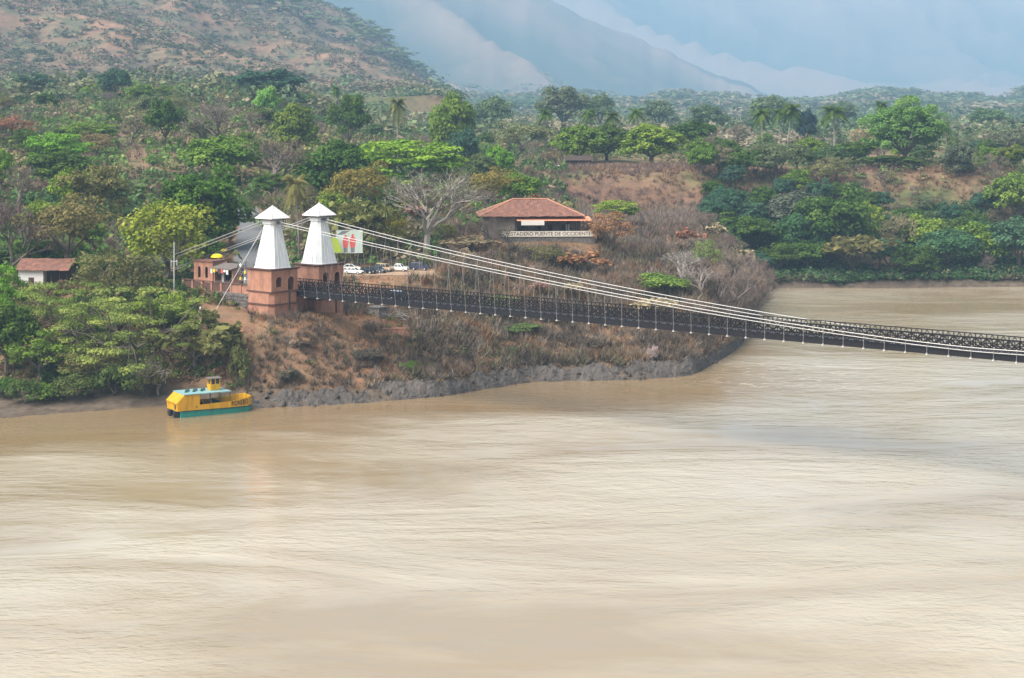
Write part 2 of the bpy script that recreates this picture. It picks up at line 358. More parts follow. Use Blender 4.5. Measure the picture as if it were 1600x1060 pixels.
def terrain_mat():
    m = bpy.data.materials.new('terrain'); m.use_nodes = True; n, l = m.node_tree.nodes, m.node_tree.links
    b = n['Principled BSDF']; b.inputs['Roughness'].default_value = 0.95; b.inputs['Specular IOR Level'].default_value = 0.15
    g = n.new('ShaderNodeNewGeometry'); sx = n.new('ShaderNodeSeparateXYZ'); l.new(g.outputs['Position'], sx.inputs[0])
    ra0 = n.new('ShaderNodeAttribute'); ra0.attribute_name = 'shade'
    def noise(sc, det=6, rough=0.6):
        t = n.new('ShaderNodeTexNoise'); t.inputs['Scale'].default_value = sc; t.inputs['Detail'].default_value = det; t.inputs['Roughness'].default_value = rough
        l.new(g.outputs['Position'], t.inputs['Vector']); return t.outputs['Fac']
    def ramp(src, p0, c0, p1, c1):
        r = n.new('ShaderNodeValToRGB'); e = r.color_ramp.elements; e[0].position = p0; e[1].position = p1; e[0].color = (*c0, 1); e[1].color = (*c1, 1)
        l.new(src, r.inputs['Fac']); return r.outputs['Color']
    def mix(fac, a, bb):
        x = n.new('ShaderNodeMix'); x.data_type = 'RGBA'; l.new(fac, x.inputs['Factor']); l.new(a, x.inputs[6]); l.new(bb, x.inputs[7]); return x.outputs[2]
    def rng_(src, a, bb):
        x = n.new('ShaderNodeMapRange'); x.inputs['From Min'].default_value = a; x.inputs['From Max'].default_value = bb; x.interpolation_type = 'SMOOTHSTEP'; l.new(src, x.inputs['Value']); return x.outputs[0]
    earth = ramp(noise(0.16, 9, 0.75), 0.35, (0.12, 0.068, 0.045), 0.65, (0.30, 0.165, 0.095))
    dry = ramp(noise(0.3, 9, 0.75), 0.35, (0.15, 0.10, 0.06), 0.65, (0.29, 0.185, 0.11))
    near = mix(rng_(noise(0.045, 5), 0.42, 0.58), earth, dry)
    green = ramp(noise(0.15, 7), 0.35, (0.055, 0.075, 0.028), 0.65, (0.13, 0.14, 0.05))
    plain = mix(rng_(noise(0.03, 6), 0.40, 0.56), green, dry)
    near = mix(rng_(sx.outputs['Y'], 430, 520), near, plain)
    near = mix(rng_(sx.outputs['Y'], 900, 1300), near, green)
    # brown hill and distant mountains: bare earth between patches of scrub, spur shading painted in
    hearth = ramp(noise(0.022, 10, 0.78), 0.38, (0.12, 0.085, 0.06), 0.62, (0.31, 0.165, 0.10))
    hscrub = ramp(noise(0.09, 8, 0.7), 0.35, (0.06, 0.075, 0.04), 0.65, (0.15, 0.145, 0.085))
    hill = mix(rng_(noise(0.02, 10, 0.8), 0.42, 0.58), hearth, hscrub)
    sn = n.new('ShaderNodeSeparateXYZ'); l.new(g.outputs['True Normal'], sn.inputs[0])
    face = ramp(noise(0.22, 10, 0.8), 0.36, (0.075, 0.052, 0.046), 0.64, (0.27, 0.155, 0.095))
    near = mix(rng_(sn.outputs['Z'], 0.86, 0.62), near, face)
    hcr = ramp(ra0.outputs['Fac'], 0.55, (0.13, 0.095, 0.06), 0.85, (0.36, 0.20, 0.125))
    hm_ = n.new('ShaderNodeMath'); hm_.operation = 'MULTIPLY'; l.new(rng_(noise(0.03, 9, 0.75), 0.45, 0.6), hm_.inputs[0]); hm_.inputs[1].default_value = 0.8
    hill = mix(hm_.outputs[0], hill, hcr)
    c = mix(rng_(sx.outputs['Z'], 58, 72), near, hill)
    ra = n.new('ShaderNodeAttribute'); ra.attribute_name = 'shade'
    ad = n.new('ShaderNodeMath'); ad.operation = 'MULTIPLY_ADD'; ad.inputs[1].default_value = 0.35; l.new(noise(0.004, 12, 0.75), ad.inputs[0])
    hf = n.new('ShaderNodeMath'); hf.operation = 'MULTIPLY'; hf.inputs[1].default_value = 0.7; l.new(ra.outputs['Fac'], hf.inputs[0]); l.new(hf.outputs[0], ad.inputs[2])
    fearth = ramp(ad.outputs[0], 0.46, (0.045, 0.058, 0.04), 0.74, (0.20, 0.14, 0.10))  # bare crests tan, ravines dark: shading of the far spurs put into the albedo
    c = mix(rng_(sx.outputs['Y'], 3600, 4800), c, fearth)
    mud = ramp(noise(0.5, 8, 0.7), 0.35, (0.065, 0.048, 0.036), 0.65, (0.15, 0.115, 0.085))
    low = rng_(sx.outputs['Z'], 3.6, 1.6)
    c = mix(low, c, mud)
    l.new(c, b.inputs['Base Color'])
    bp = n.new('ShaderNodeBump'); bp.inputs['Strength'].default_value = 0.7; bp.inputs['Distance'].default_value = 0.5
    l.new(noise(0.9, 8, 0.7), bp.inputs['Height']); l.new(bp.outputs[0], b.inputs['Normal'])
    return m
M['terrain'] = terrain_mat()
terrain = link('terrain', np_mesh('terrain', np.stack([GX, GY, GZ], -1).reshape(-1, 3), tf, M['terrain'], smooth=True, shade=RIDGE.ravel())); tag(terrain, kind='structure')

# ------------------------------------------------------------------ river
def water_mat():
    m = bpy.data.materials.new('river_water'); m.use_nodes = True; n, l = m.node_tree.nodes, m.node_tree.links
    b = n['Principled BSDF']; b.inputs['Roughness'].default_value = 0.12; b.inputs['IOR'].default_value = 1.33
    g = n.new('ShaderNodeNewGeometry')
    def noise(scx, scy, det, rough=0.55, dist=0.0, sc=1.0, rot=0.0):
        mp = n.new('ShaderNodeMapping'); mp.inputs['Scale'].default_value = (scx, scy, 1); mp.inputs['Rotation'].default_value = (0, 0, rot)
        l.new(g.outputs['Position'], mp.inputs['Vector'])
        t = n.new('ShaderNodeTexNoise'); t.inputs['Scale'].default_value = sc; t.inputs['Detail'].default_value = det; t.inputs['Roughness'].default_value = rough; t.inputs['Distortion'].default_value = dist
        l.new(mp.outputs[0], t.inputs['Vector']); return t.outputs['Fac']
    # silt clouds in the water
    r = n.new('ShaderNodeValToRGB'); e = r.color_ramp.elements; e[0].position = 0.36; e[1].position = 0.64
    e[0].color = (0.28, 0.212, 0.13, 1); e[1].color = (0.42, 0.365, 0.275, 1)
    l.new(noise(0.012, 0.03, 7, 0.6, 0.6), r.inputs['Fac'])
    l.new(r.outputs[0], b.inputs['Base Color'])
    def bump(h, st, dist, prev=None):
        x = n.new('ShaderNodeBump'); x.inputs['Strength'].default_value = st; x.inputs['Distance'].default_value = dist
        l.new(h, x.inputs['Height'])
        if prev is not None: l.new(prev, x.inputs['Normal'])
        return x.outputs[0]
    # patches of chop and smooth slicks
    pat = n.new('ShaderNodeMapRange'); pat.inputs['From Min'].default_value = 0.40; pat.inputs['From Max'].default_value = 0.62; pat.inputs['To Min'].default_value = 0.12; pat.inputs['To Max'].default_value = 1.0
    l.new(noise(0.014, 0.03, 5, 0.62, 1.0), pat.inputs['Value'])
    rp = n.new('ShaderNodeMapRange'); rp.interpolation_type = 'SMOOTHERSTEP'; rp.inputs['From Min'].default_value = 0.30; rp.inputs['From Max'].default_value = 0.85; l.new(noise(0.17, 0.30, 3, 0.5, 0.6, rot=0.2), rp.inputs['Value'])
    # slack silty water by the left bank, the trees' dark reflection put into its brown
    sp_ = n.new('ShaderNodeSeparateXYZ'); l.new(g.outputs['Position'], sp_.inputs[0])
    def math_(op, a, c):
        x = n.new('ShaderNodeMath'); x.operation = op
        for i_, q in enumerate((a, c)):
            if isinstance(q, (int, float)): x.inputs[i_].default_value = q
            else: l.new(q, x.inputs[i_])
        return x.outputs[0]
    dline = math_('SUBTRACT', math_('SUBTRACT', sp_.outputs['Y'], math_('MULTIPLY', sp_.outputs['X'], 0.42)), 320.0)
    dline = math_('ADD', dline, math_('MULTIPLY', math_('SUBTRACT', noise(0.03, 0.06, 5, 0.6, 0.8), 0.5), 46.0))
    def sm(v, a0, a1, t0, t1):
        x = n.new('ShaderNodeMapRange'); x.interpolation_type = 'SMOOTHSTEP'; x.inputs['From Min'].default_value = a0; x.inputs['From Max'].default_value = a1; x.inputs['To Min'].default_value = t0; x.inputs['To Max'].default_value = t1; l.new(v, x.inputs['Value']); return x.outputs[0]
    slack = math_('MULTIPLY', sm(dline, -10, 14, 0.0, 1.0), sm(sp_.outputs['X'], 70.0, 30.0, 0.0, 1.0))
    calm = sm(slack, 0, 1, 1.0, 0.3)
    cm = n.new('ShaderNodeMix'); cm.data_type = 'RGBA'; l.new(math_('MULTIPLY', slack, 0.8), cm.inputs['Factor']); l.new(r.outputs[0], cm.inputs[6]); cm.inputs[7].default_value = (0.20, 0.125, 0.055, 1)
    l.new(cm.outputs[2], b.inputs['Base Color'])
    n1 = bump(math_('MULTIPLY', math_('MULTIPLY', noise(0.24, 0.42, 4, 0.52, 0.5, rot=0.2), pat.outputs[0]), calm), 1.0, 0.21)
    n2 = bump(math_('MULTIPLY', noise(0.05, 0.085, 2, 0.5, 0.3), calm), 1.0, 0.28, n1)
    n2 = bump(math_('MULTIPLY', noise(0.85, 1.2, 3, 0.6, 0.3), pat.outputs[0]), 1.0, 0.12, n2)
    # foam where the current rounds the headland
    vd = n.new('ShaderNodeVectorMath'); vd.operation = 'DISTANCE'; l.new(g.outputs['Position'], vd.inputs[0]); vd.inputs[1].default_value = (58, 372, 0)
    fo = math_('MULTIPLY', sm(vd.outputs['Value'], 34.0, 8.0, 0.0, 1.0), sm(noise(0.22, 0.5, 6, 0.7, 1.2), 0.54, 0.68, 0.0, 0.75))
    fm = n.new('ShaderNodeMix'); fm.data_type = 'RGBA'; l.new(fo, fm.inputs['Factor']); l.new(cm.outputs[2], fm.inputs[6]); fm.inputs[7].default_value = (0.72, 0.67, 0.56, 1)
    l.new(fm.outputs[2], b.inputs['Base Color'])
    l.new(n2, b.inputs['Normal'])
    return m
M['water'] = water_mat()
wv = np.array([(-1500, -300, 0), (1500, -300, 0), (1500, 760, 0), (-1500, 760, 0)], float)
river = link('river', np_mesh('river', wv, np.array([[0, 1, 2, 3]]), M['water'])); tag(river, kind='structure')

# ------------------------------------------------------------------ rocky bank under the headland (fine relief) and boulders
sp = np.concatenate([np.linspace(385, 1085, 420), np.linspace(1086, 1172, 130)])
dv = np.linspace(-1.5, 9.5, 30)
RP, RD = np.meshgrid(sp, dv)
RY = shore(RP) + RD; RX = ppx(RP, RY)
RZ = ground(RX, RY)
jag = (ridged(RX * 0.16 + RD * 0.16, RY * 0.30, 4) - 0.55) * 3.0 + (ridged(RX * 0.7 - RY * 0.5, RY * 0.8 + RX * 0.2, 3) - 0.6) * 1.5
topd = 0.4 + 6.5 * fbm(RP * 0.045, RP * 0.0 + 3.3, 4)
RZ = RZ + 0.2 + jag * sstep(-1.5, 1.0, RD) * sstep(9.5, 6.0, RD) - 1.2 * sstep(topd - 1.0, topd + 0.8, RD) - 0.8 * sstep(0.0, -1.5, RD)
k = RX.shape[1]; ii = np.arange(RX.size).reshape(RX.shape)
bank = link('rocky_bank', np_mesh('rocky_bank', np.stack([RX, RY, RZ], -1).reshape(-1, 3), np.stack([ii[:-1, :-1], ii[:-1, 1:], ii[1:, 1:], ii[1:, :-1]], -1).reshape(-1, 4), M['rock'])); tag(bank, kind='structure')
def rock_mesh(seed):
    import bmesh
    bm = bmesh.new(); bmesh.ops.create_icosphere(bm, subdivisions=2, radius=1); r = random.Random(seed)
    for _ in range(9):
        nrm = Vector((r.gauss(0, 1), r.gauss(0, 1), r.gauss(0, 1))).normalized(); dd = r.uniform(0.45, 0.85)
        for v in bm.verts:
            q = v.co.dot(nrm)
            if q > dd: v.co -= nrm * (q - dd)
    me = bpy.data.meshes.new('rock'); bm.to_mesh(me); bm.free(); me.materials.append(M['rock']); return me
ROCKS = [rock_mesh(i) for i in range(6)]
for i in range(150):
    p = rng.uniform(388, 1165); dd = rng.choice([rng.uniform(-0.6, 2.5), rng.uniform(1, 8)])
    y = float(shore(p)) + dd; x = ppx(p, y); s = rng.uniform(0.25, 0.6) * (1.6 if rng.random() < 0.15 else 1)
    o = link('rock', ROCKS[i % 6], bank); o.location = (x, y, max(float(ground(x, y)), -0.2) + 0.25); o.rotation_euler = tuple(rng.uniform(0, 6, 3)); o.scale = (s * 1.4, s, s * 0.75)

# ------------------------------------------------------------------ suspension bridge
TH = -math.radians(40)
DX, DY = math.cos(TH), math.sin(TH); NX, NY = -DY, DX       # along the span (to the right bank), across it (away)
BM = (-44.2, 367.0)
def bw(s, o): return (BM[0] + s * DX + o * NX, BM[1] + s * DY + o * NY)
def zb(s): return 17.2 + 0.9 * min(s, 150) / 150            # underside of the cross beams
SEND = 205.0
bridge = thing('suspension_bridge', 'long dark iron suspension bridge with pale cables crossing the brown river', 'bridge', (BM[0], BM[1], 0), TH)
def strip(name, y0, y1, z0, z1, m, parent, s0=-2.5, s1=SEND, step=7.2):
    b = MB(); ss = list(np.arange(s0, s1, step)) + [s1]; vs = []; fs = []
    for s in ss:
        z = zb(s); vs += [(s, y0, z + z0), (s, y1, z + z0), (s, y1, z + z1), (s, y0, z + z1)]
    for i in range(len(ss) - 1):
        a = i * 4
        for q in range(4): fs.append((a + q, a + (q + 1) % 4, a + 4 + (q + 1) % 4, a + 4 + q))
    fs += [(3, 2, 1, 0), tuple(len(vs) - 4 + q for q in range(4))]
    return b.add(vs, fs).build(name, m, parent)
strip('deck_floor', -2.1, 2.1, 0.62, 0.78, M['deck_wood'], bridge)
for sgn in (-1, 1):
    y0, y1 = sorted((sgn * 2.32, sgn * 2.85))
    wk = strip('walkway', y0, y1, 0.50, 0.60, M['deck_wood'], bridge)
    ya, yb = sorted((sgn * 2.86, sgn * 2.98))
    strip('edge_beam', ya, yb, 0.12, 0.75, M['iron'], wk)
strip('stringer', -1.0, -0.8, 0.32, 0.61, M['iron'], bridge); strip('stringer', 0.8, 1.0, 0.32, 0.61, M['iron'], bridge)
# one truss panel, 1.8 m long: post, crossed braces, little gable under the top rail
pm = MB()
pm.bar((0, 0, 0.1), (0, 0, 3.05), 0.13, 0.13)
pm.bar((0.05, -0.04, 0.95), (1.75, -0.04, 2.35), 0.07, 0.20); pm.bar((0.05, 0.05, 2.35), (1.75, 0.05, 0.95), 0.07, 0.20)
pm.bar((0.9, 0.0, 0.95), (0.9, 0.0, 2.35), 0.10, 0.10)
pm.bar((0.5, 0, 2.5), (0.9, 0, 3.05), 0.08, 0.10); pm.bar((1.3, 0, 2.5), (0.9, 0, 3.05), 0.08, 0.10)
panel_me = pm.mesh('truss_panel', M['iron'])
for sgn in (-1, 1):
    tr = strip('truss_rail', sgn * 2.2 - 0.09, sgn * 2.2 + 0.09, 3.06, 3.20, M['iron'], bridge)
    strip('middle_chord', sgn * 2.2 - 0.07, sgn * 2.2 + 0.07, 2.36, 2.49, M['iron'], tr)
    strip('bottom_chord', sgn * 2.2 - 0.08, sgn * 2.2 + 0.08, 0.60, 1.05, M['iron'], tr)
    for k in range(int((SEND + 1) / 1.8)):
        s = -1.2 + 1.8 * k; o = link('truss_panel', panel_me, tr); o.location = (s, sgn * 2.2, zb(s))
# cross beams with pale ends, hangers and cables
bmsh = MB()
bmsh.hexa([(-0.10, -3.0, 0.16), (0.10, -3.0, 0.16), (0.10, 3.0, 0.16), (-0.10, 3.0, 0.16), (-0.10, -3.0, 0.48), (0.10, -3.0, 0.48), (0.10, 3.0, 0.48), (-0.10, 3.0, 0.48)])
beam_me = bmsh.mesh('cross_beam', M['iron'])
fl = MB().box(-0.16, 0.16, -3.35, 3.35, 0.0, 0.12); flange_me = fl.mesh('beam_flange', M['pale_steel'])
end_me = MB().box(-0.11, 0.11, -0.11, 0.11, -0.06, 0.24).mesh('hanger_shoe', M['concrete'])
def cz(s): return 19.5 + 13.0 * (abs(150 - s) / 150) ** 1.55
def coff(s): return 6.4 - 3.25 * (1 - (1 - min(max(s, 0), 150) / 150) ** 3)
ks = 0; s = 2.4
while s < SEND:
    o = link('cross_beam', beam_me, bridge); o.location = (s, 0, zb(s))
    f_ = link('beam_flange', flange_me, o)
    for sgn in (-1, 1):
        e_ = link('hanger_shoe', end_me, o); e_.location = (0, sgn * 3.2, 0.05)
        h = MB().tube([(s, sgn * 3.2, zb(s) + 0.2), (s, sgn * coff(s), cz(s) + 0.1)], 0.03, 4).build('hanger', M['hanger'], bridge)
    s += 3.6
ss = np.linspace(-1.5, SEND, 90)
for sgn in (-1, 1):
    for up, side in ((0.28, 0.12), (-0.28, -0.12)):
        MB().tube([(q, sgn * (coff(q) + side), cz(q) + up) for q in ss], 0.068, 6).build('main_cable', M['cable'], bridge, True)
        MB().tube([(-1.5, sgn * (coff(0) + side), cz(-1.5) + up), (-50, sgn * (6.0 + side * 3), 18.2 + up)], 0.075, 6).build('back_stay', M['hanger'], bridge)
# steep tie rods from the near tower down to the plaza, and the guy wire anchored on the slope
for q, yy in ((-9.5, -5.5), (-12, -5.9), (-14.5, -6.2)):
    MB().tube([(-2.0, -6.4, 31.6), (q, yy, 18.4)], 0.05, 4).build('tie_rod', M['hanger'], bridge)
g0 = P3(324, 491, 352); rx, ry = g0[0] - BM[0], g0[1] - BM[1]
MB().tube([(-2.0, -6.9, 31.7), (rx * DX + ry * DY, rx * NX + ry * NY, float(ground(g0[0], g0[1])) - 0.2)], 0.06, 4).build('guy_wire', M['cable'], bridge)

# ------------------------------------------------------------------ bridge towers
def arched_wall(w, h, t, opens, fn, name, m, parent):
    """wall in the (a, z) plane with arched openings [(centre, width, sill, springing)]"""
    b = MB(); x = -w / 2
    def rect(a0, a1, z0, z1):
        if z1 - z0 > 1e-4 and a1 - a0 > 1e-4: b.prism([(a0, z0), (a1, z0), (a1, z1), (a0, z1)], fn, 0, t)
    for c, ow, sill, spr in sorted(opens):
        rect(x, c - ow / 2, 0, h); rect(c - ow / 2, c + ow / 2, 0, sill)
        N = 10
        for i in range(N):
            a0 = -math.cos(math.pi * i / N) * ow / 2; a1 = -math.cos(math.pi * (i + 1) / N) * ow / 2
            z0 = spr + math.sqrt(max(0, (ow / 2) ** 2 - a0 * a0)); z1 = spr + math.sqrt(max(0, (ow / 2) ** 2 - a1 * a1))
            b.prism([(c + a0, z0), (c + a1, z1), (c + a1, h), (c + a0, h)], fn, 0, t)
        x = c + ow / 2
    rect(x, w / 2, 0, h)
    return b.build(name, m, parent)
def arch_trim(c, ow, sill, spr, fn, parent, wd=0.2):
    b = MB(); N = 12; r0 = ow / 2; r1 = ow / 2 + wd
    pin = [(c - r0, sill)] + [(c - math.cos(math.pi * i / N) * r0, spr + math.sin(math.pi * i / N) * r0) for i in range(N + 1)] + [(c + r0, sill)]
    pou = [(c - r1, sill)] + [(c - math.cos(math.pi * i / N) * r1, spr + math.sin(math.pi * i / N) * r1) for i in range(N + 1)] + [(c + r1, sill)]
    for i in range(len(pin) - 1): b.prism([pin[i], pin[i + 1], pou[i + 1], pou[i]], fn, -0.07, 0.02)
    return b.build('arch_surround', M['brick_pale'], parent)
def tower(label, off, zshift, dark):
    x, y = bw(0, off); t = thing('bridge_tower', label, 'tower', (x, y, 12.0), TH)
    Z = lambda e: e - 12.0 + zshift
    MB().frustum(4.0, 3.95, Z(11.0), Z(16.1), 0.9, 0.9).build('plinth', M['brick'], t)
    MB().frustum(4.15, 4.15, Z(16.1), Z(16.38), 0.93, 0.93).build('plinth_ledge', M['brick_dark'], t)
    MB().frustum(3.85, 3.8, Z(16.38), Z(18.6), 0.85, 0.85).build('plinth', M['brick'], t)
    MB().frustum(3.98, 3.98, Z(18.6), Z(18.82), 0.6, 0.6).build('plinth_ledge', M['brick_dark'], t)
    R, h, th_ = 3.55, 4.15, 0.5
    z0 = Z(18.82)
    op = [(-1.55, 1.75, 0.75, 2.0), (1.75, 1.75, 0.02, 1.9)]
    for face in range(4):
        if face == 0: fn = lambda a, b, d: (R - d, a, z0 + b); wd = 2 * R; ops = op
        elif face == 2: fn = lambda a, b, d: (-R + d, -a, z0 + b); wd = 2 * R; ops = op
        elif face == 1: fn = lambda a, b, d: (-a, R - d, z0 + b); wd = 2 * R - 1.0; ops = []
        else: fn = lambda a, b, d: (a, -R + d, z0 + b); wd = 2 * R - 1.0; ops = []
        w_ = arched_wall(wd, h, th_, ops, fn, 'wall', M['brick'], t)
        for o in ops: arch_trim(o[0], o[1], o[2], o[3], fn, w_)
    z1 = z0 + h
    MB().box(-3.75, 3.75, -3.75, 3.75, z1, z1 + 0.16).build('cornice', M['brick_dark'], t)
    MB().box(-3.95, 3.95, -3.95, 3.95, z1 + 0.16, z1 + 0.36).build('cornice', M['brick_dark'], t)
    za = z1 + 0.36; zt = Z(32.1)
    # white boarded pyramid: one panel for each side and chamfer
    r0, c0, r1, c1 = 3.02, 0.95, 1.42, 0.5
    def ring(r, c): return [(-r + c, -r), (r - c, -r), (r, -r + c), (r, r - c), (r - c, r), (-r + c, r), (-r, r - c), (-r, -r + c)]
    A, B = ring(r0, c0), ring(r1, c1)
    for i in range(8):
        j = (i + 1) % 8; k_ = 0.93
        pts = [(*A[i], za), (*A[j], za), (A[j][0] * k_, A[j][1] * k_, za), (A[i][0] * k_, A[i][1] * k_, za),
               (*B[i], zt), (*B[j], zt), (B[j][0] * k_, B[j][1] * k_, zt), (B[i][0] * k_, B[i][1] * k_, zt)]
        pn = MB().hexa(pts).build('spire_panel', M['white_paint'], t)
        # raised battens on the broad sides
        if i % 2 == 0:
            bt = MB()
            for f0 in (0.25, 0.5, 0.75):
                p = [A[i][q] + (A[j][q] - A[i][q]) * f0 for q in (0, 1)]; q_ = [B[i][q] + (B[j][q] - B[i][q]) * f0 for q in (0, 1)]
                bt.bar((p[0] * 1.004, p[1] * 1.004, za + 0.05), (q_[0] * 1.006, q_[1] * 1.006, zt), 0.07, 0.07)
            bt.build('batten', M['white_paint'], pn)
    MB().frustum(3.12, 3.04, za, za + 0.18, 0.95, 0.95).build('spire_base', M['white_paint'], t)
    MB().frustum(1.62, 1.62, zt, zt + 0.75, 0.45, 0.45).build('neck', M['white_paint'], t)
    MB().frustum(1.75, 2.35, zt + 0.75, zt + 1.08).build('soffit', M['soffit'], t)
    rf = MB().add([(-2.5, -2.5, zt + 1.08), (2.5, -2.5, zt + 1.08), (2.5, 2.5, zt + 1.08), (-2.5, 2.5, zt + 1.08),
                   (-2.5, -2.5, zt + 1.2), (2.5, -2.5, zt + 1.2), (2.5, 2.5, zt + 1.2), (-2.5, 2.5, zt + 1.2), (0, 0, zt + 3.65)],
                  [(3, 2, 1, 0), (0, 1, 5, 4), (1, 2, 6, 5), (2, 3, 7, 6), (3, 0, 4, 7), (4, 5, 8), (5, 6, 8), (6, 7, 8), (7, 4, 8)]).build('roof', M['white_roof'], t)
    hp = MB()
    for sx, sy in ((1, -1), (1, 1), (-1, 1), (-1, -1)): hp.bar((sx * 2.5, sy * 2.5, zt + 1.22), (0, 0, zt + 3.68), 0.10, 0.10)
    hp.build('hip_ridge', M['white_roof'], rf)
    for sx in (-1, 1):
        MB().box(sx * 1.66 - 0.12, sx * 1.66 + 0.12, -0.45, 0.45, zt + 0.0, zt + 0.62).build('cable_port', M['soffit'], t)
    MB().tube([(4.08, 0.9, Z(11.4)), (4.08, 0.9, Z(18.6))], 0.13, 6).build('drain_pipe', M['black'], t)
    if dark: MB().dome((1.62, -0.75, zt + 0.2), 0.32, 0.32, 0.45, 8, 4).build('round_fitting', M['soffit'], t)  # small round dark fitting near the cable saddle, not a lamp
    return t
tower('white wooden pyramid tower on a brick base, the nearer left one of the bridge pair', -6.5, 0.0, False)
tower('white wooden pyramid tower on a brick base, the farther right one of the bridge pair', 6.5, 0.0, True)
# abutment between the towers and the road slab behind it
ab = MB(); ab.box(-6, 0.9, -2.4, 2.4, 12.0, 17.3); ab.box(-12, -6, -2.4, 2.4, 15.0, 17.9)
o = ab.build('bridge_abutment', M['brick']); o.location = (BM[0], BM[1], 0); o.rotation_euler = (0, 0, TH)
tag(o, 'brick abutment in the shadow between the two bridge towers', 'abutment')

# ------------------------------------------------------------------ plaza left of the towers
plz = MB(); plz.box(-30, -3.9, -5.2, 9.0, 14.5, 18.25); o = plz.build('plaza', M['concrete']); o.location = (BM[0], BM[1], 0); o.rotation_euler = (0, 0, TH); tag(o, kind='structure')
# retaining wall of dark stones
rw = thing('retaining_wall', 'dark rubble stone retaining wall under the brick parapet beside the tower', 'wall', (BM[0], BM[1], 13.0), TH)
MB().box(-20, -4.05, -6.2, -5.22, -2.5, 4.3).build('wall_core', M['stone_wall'], rw)
stm = [rock_mesh(40 + i) for i in range(4)]
for me in stm: me.materials.clear(); me.materials.append(M['stone_wall'])
for i in range(24):
    for j in range(6):
        o = link('stone', stm[(i + j) % 4], rw); o.location = (-19.6 + i * 0.66 + (j % 2) * 0.33, -6.22 + rng.uniform(-0.04, 0.06), 0.3 + j * 0.68); o.scale = (0.4, 0.2, 0.38); o.rotation_euler = (0, rng.uniform(0, 6), 0)
pp = thing('brick_parapet', 'low dark red brick parapet with piers along the plaza edge', 'parapet', (BM[0], BM[1], 17.3), TH)
for i in range(8):
    x0 = -28.5 + i * 3.05
    MB().box(x0 + 0.25, x0 + 2.8, -5.95, -5.6, 0, 1.55).build('panel', M['brick_dark'] if i < 5 else M['brick'], pp)
    MB().box(x0 - 0.25, x0 + 0.25, -6.08, -5.5, 0, 1.75).build('pier', M['brick'], pp)
MB().box(-28.8, -4.2, -6.12, -5.45, 1.75, 1.9).build('coping', M['brick_dark'], pp)

def at(lx, ly): return bw(lx, ly)
# brick kiosk with two tall slit windows
kx, ky = at(-25.6, -1.2); kq = thing('brick_kiosk', 'small orange brick kiosk with two tall arched slits behind the parapet', 'kiosk', (kx, ky, 18.2), TH + 0.15)
fn = lambda a, b, d: (a, -2 + d, b)
w_ = arched_wall(5.2, 4.6, 0.35, [(-1.1, 0.75, 1.2, 3.2), (0.9, 0.75, 1.2, 3.2)], fn, 'wall', M['brick'], kq)
MB().box(2.25, 2.6, -1.64, 2, 0, 4.6).build('wall', M['brick'], kq); MB().box(-2.6, -2.25, -1.64, 2, 0, 4.6).build('wall', M['brick'], kq); MB().box(-2.24, 2.24, 1.7, 2, 0, 4.6).build('wall', M['black'], kq)
MB().box(-2.8, 2.8, -2.2, 2.2, 4.6, 4.85).build('roof', M['tile'], kq)
# souvenir stall with dark openings
kx, ky = at(-19.0, -1.6); st_ = thing('souvenir_stall', 'dark open-fronted souvenir stall with pale middle post beside the kiosk', 'stall', (kx, ky, 18.2), TH)
MB().box(-3.0, 3.0, 1.2, 1.5, 0, 3.6).build('back_wall', M['black'], st_)
for x0 in (-3.0, 2.7): MB().box(x0, x0 + 0.3, -1.5, 1.2, 0, 3.6).build('side_wall', M['brick'], st_)
MB().box(-0.35, 0.35, -1.6, -1.2, 0, 3.6).build('post', M['concrete'], st_)
MB().hexa([(-3.4, -2.3, 3.4), (3.4, -2.3, 3.4), (3.4, 1.8, 4.2), (-3.4, 1.8, 4.2), (-3.4, -2.3, 3.55), (3.4, -2.3, 3.55), (3.4, 1.8, 4.35), (-3.4, 1.8, 4.35)]).build('roof', M['old_wood'], st_)
MB().box(-2.7, -0.4, -1.5, -0.9, 0, 1.0).build('counter', M['dark_wood'], st_); MB().box(0.4, 2.7, -1.5, -0.9, 0, 1.0).build('counter', M['dark_wood'], st_)
cl = [M['shirt_white'], M['yellow_cloth'], M['brick_pale'], M['car_grey'], M['sign_red'], M['white_cloth']]
for i in range(7):
    b_ = MB().box(-2.9 + i * 0.83, -2.3 + i * 0.83, -2.5, -2.34, 2.4 + (i % 3) * 0.25, 3.35); b_.build('hanging_cloth', cl[i % 6], st_)
def umbrella(px, py, Y, r, label):
    x, y, z = P3(px, py, Y); g = 18.25
    u = thing('market_umbrella', label, 'umbrella', (x, y, g), 0, 'yellow umbrellas on the plaza')
    MB().dome((0, 0, z - g - r * 0.35), r, r, r * 0.6, 16, 5).build('canopy', M['yellow_cloth'], u, True)
    MB().tube([(0, 0, 0), (0, 0, z - g + r * 0.2)], 0.05, 6).build('pole', M['pale_steel'], u)
umbrella(339, 399, 385, 1.35, 'larger yellow dome umbrella above the souvenir stall')
umbrella(350, 390.5, 392, 0.75, 'small yellow umbrella above and right of the larger yellow one')
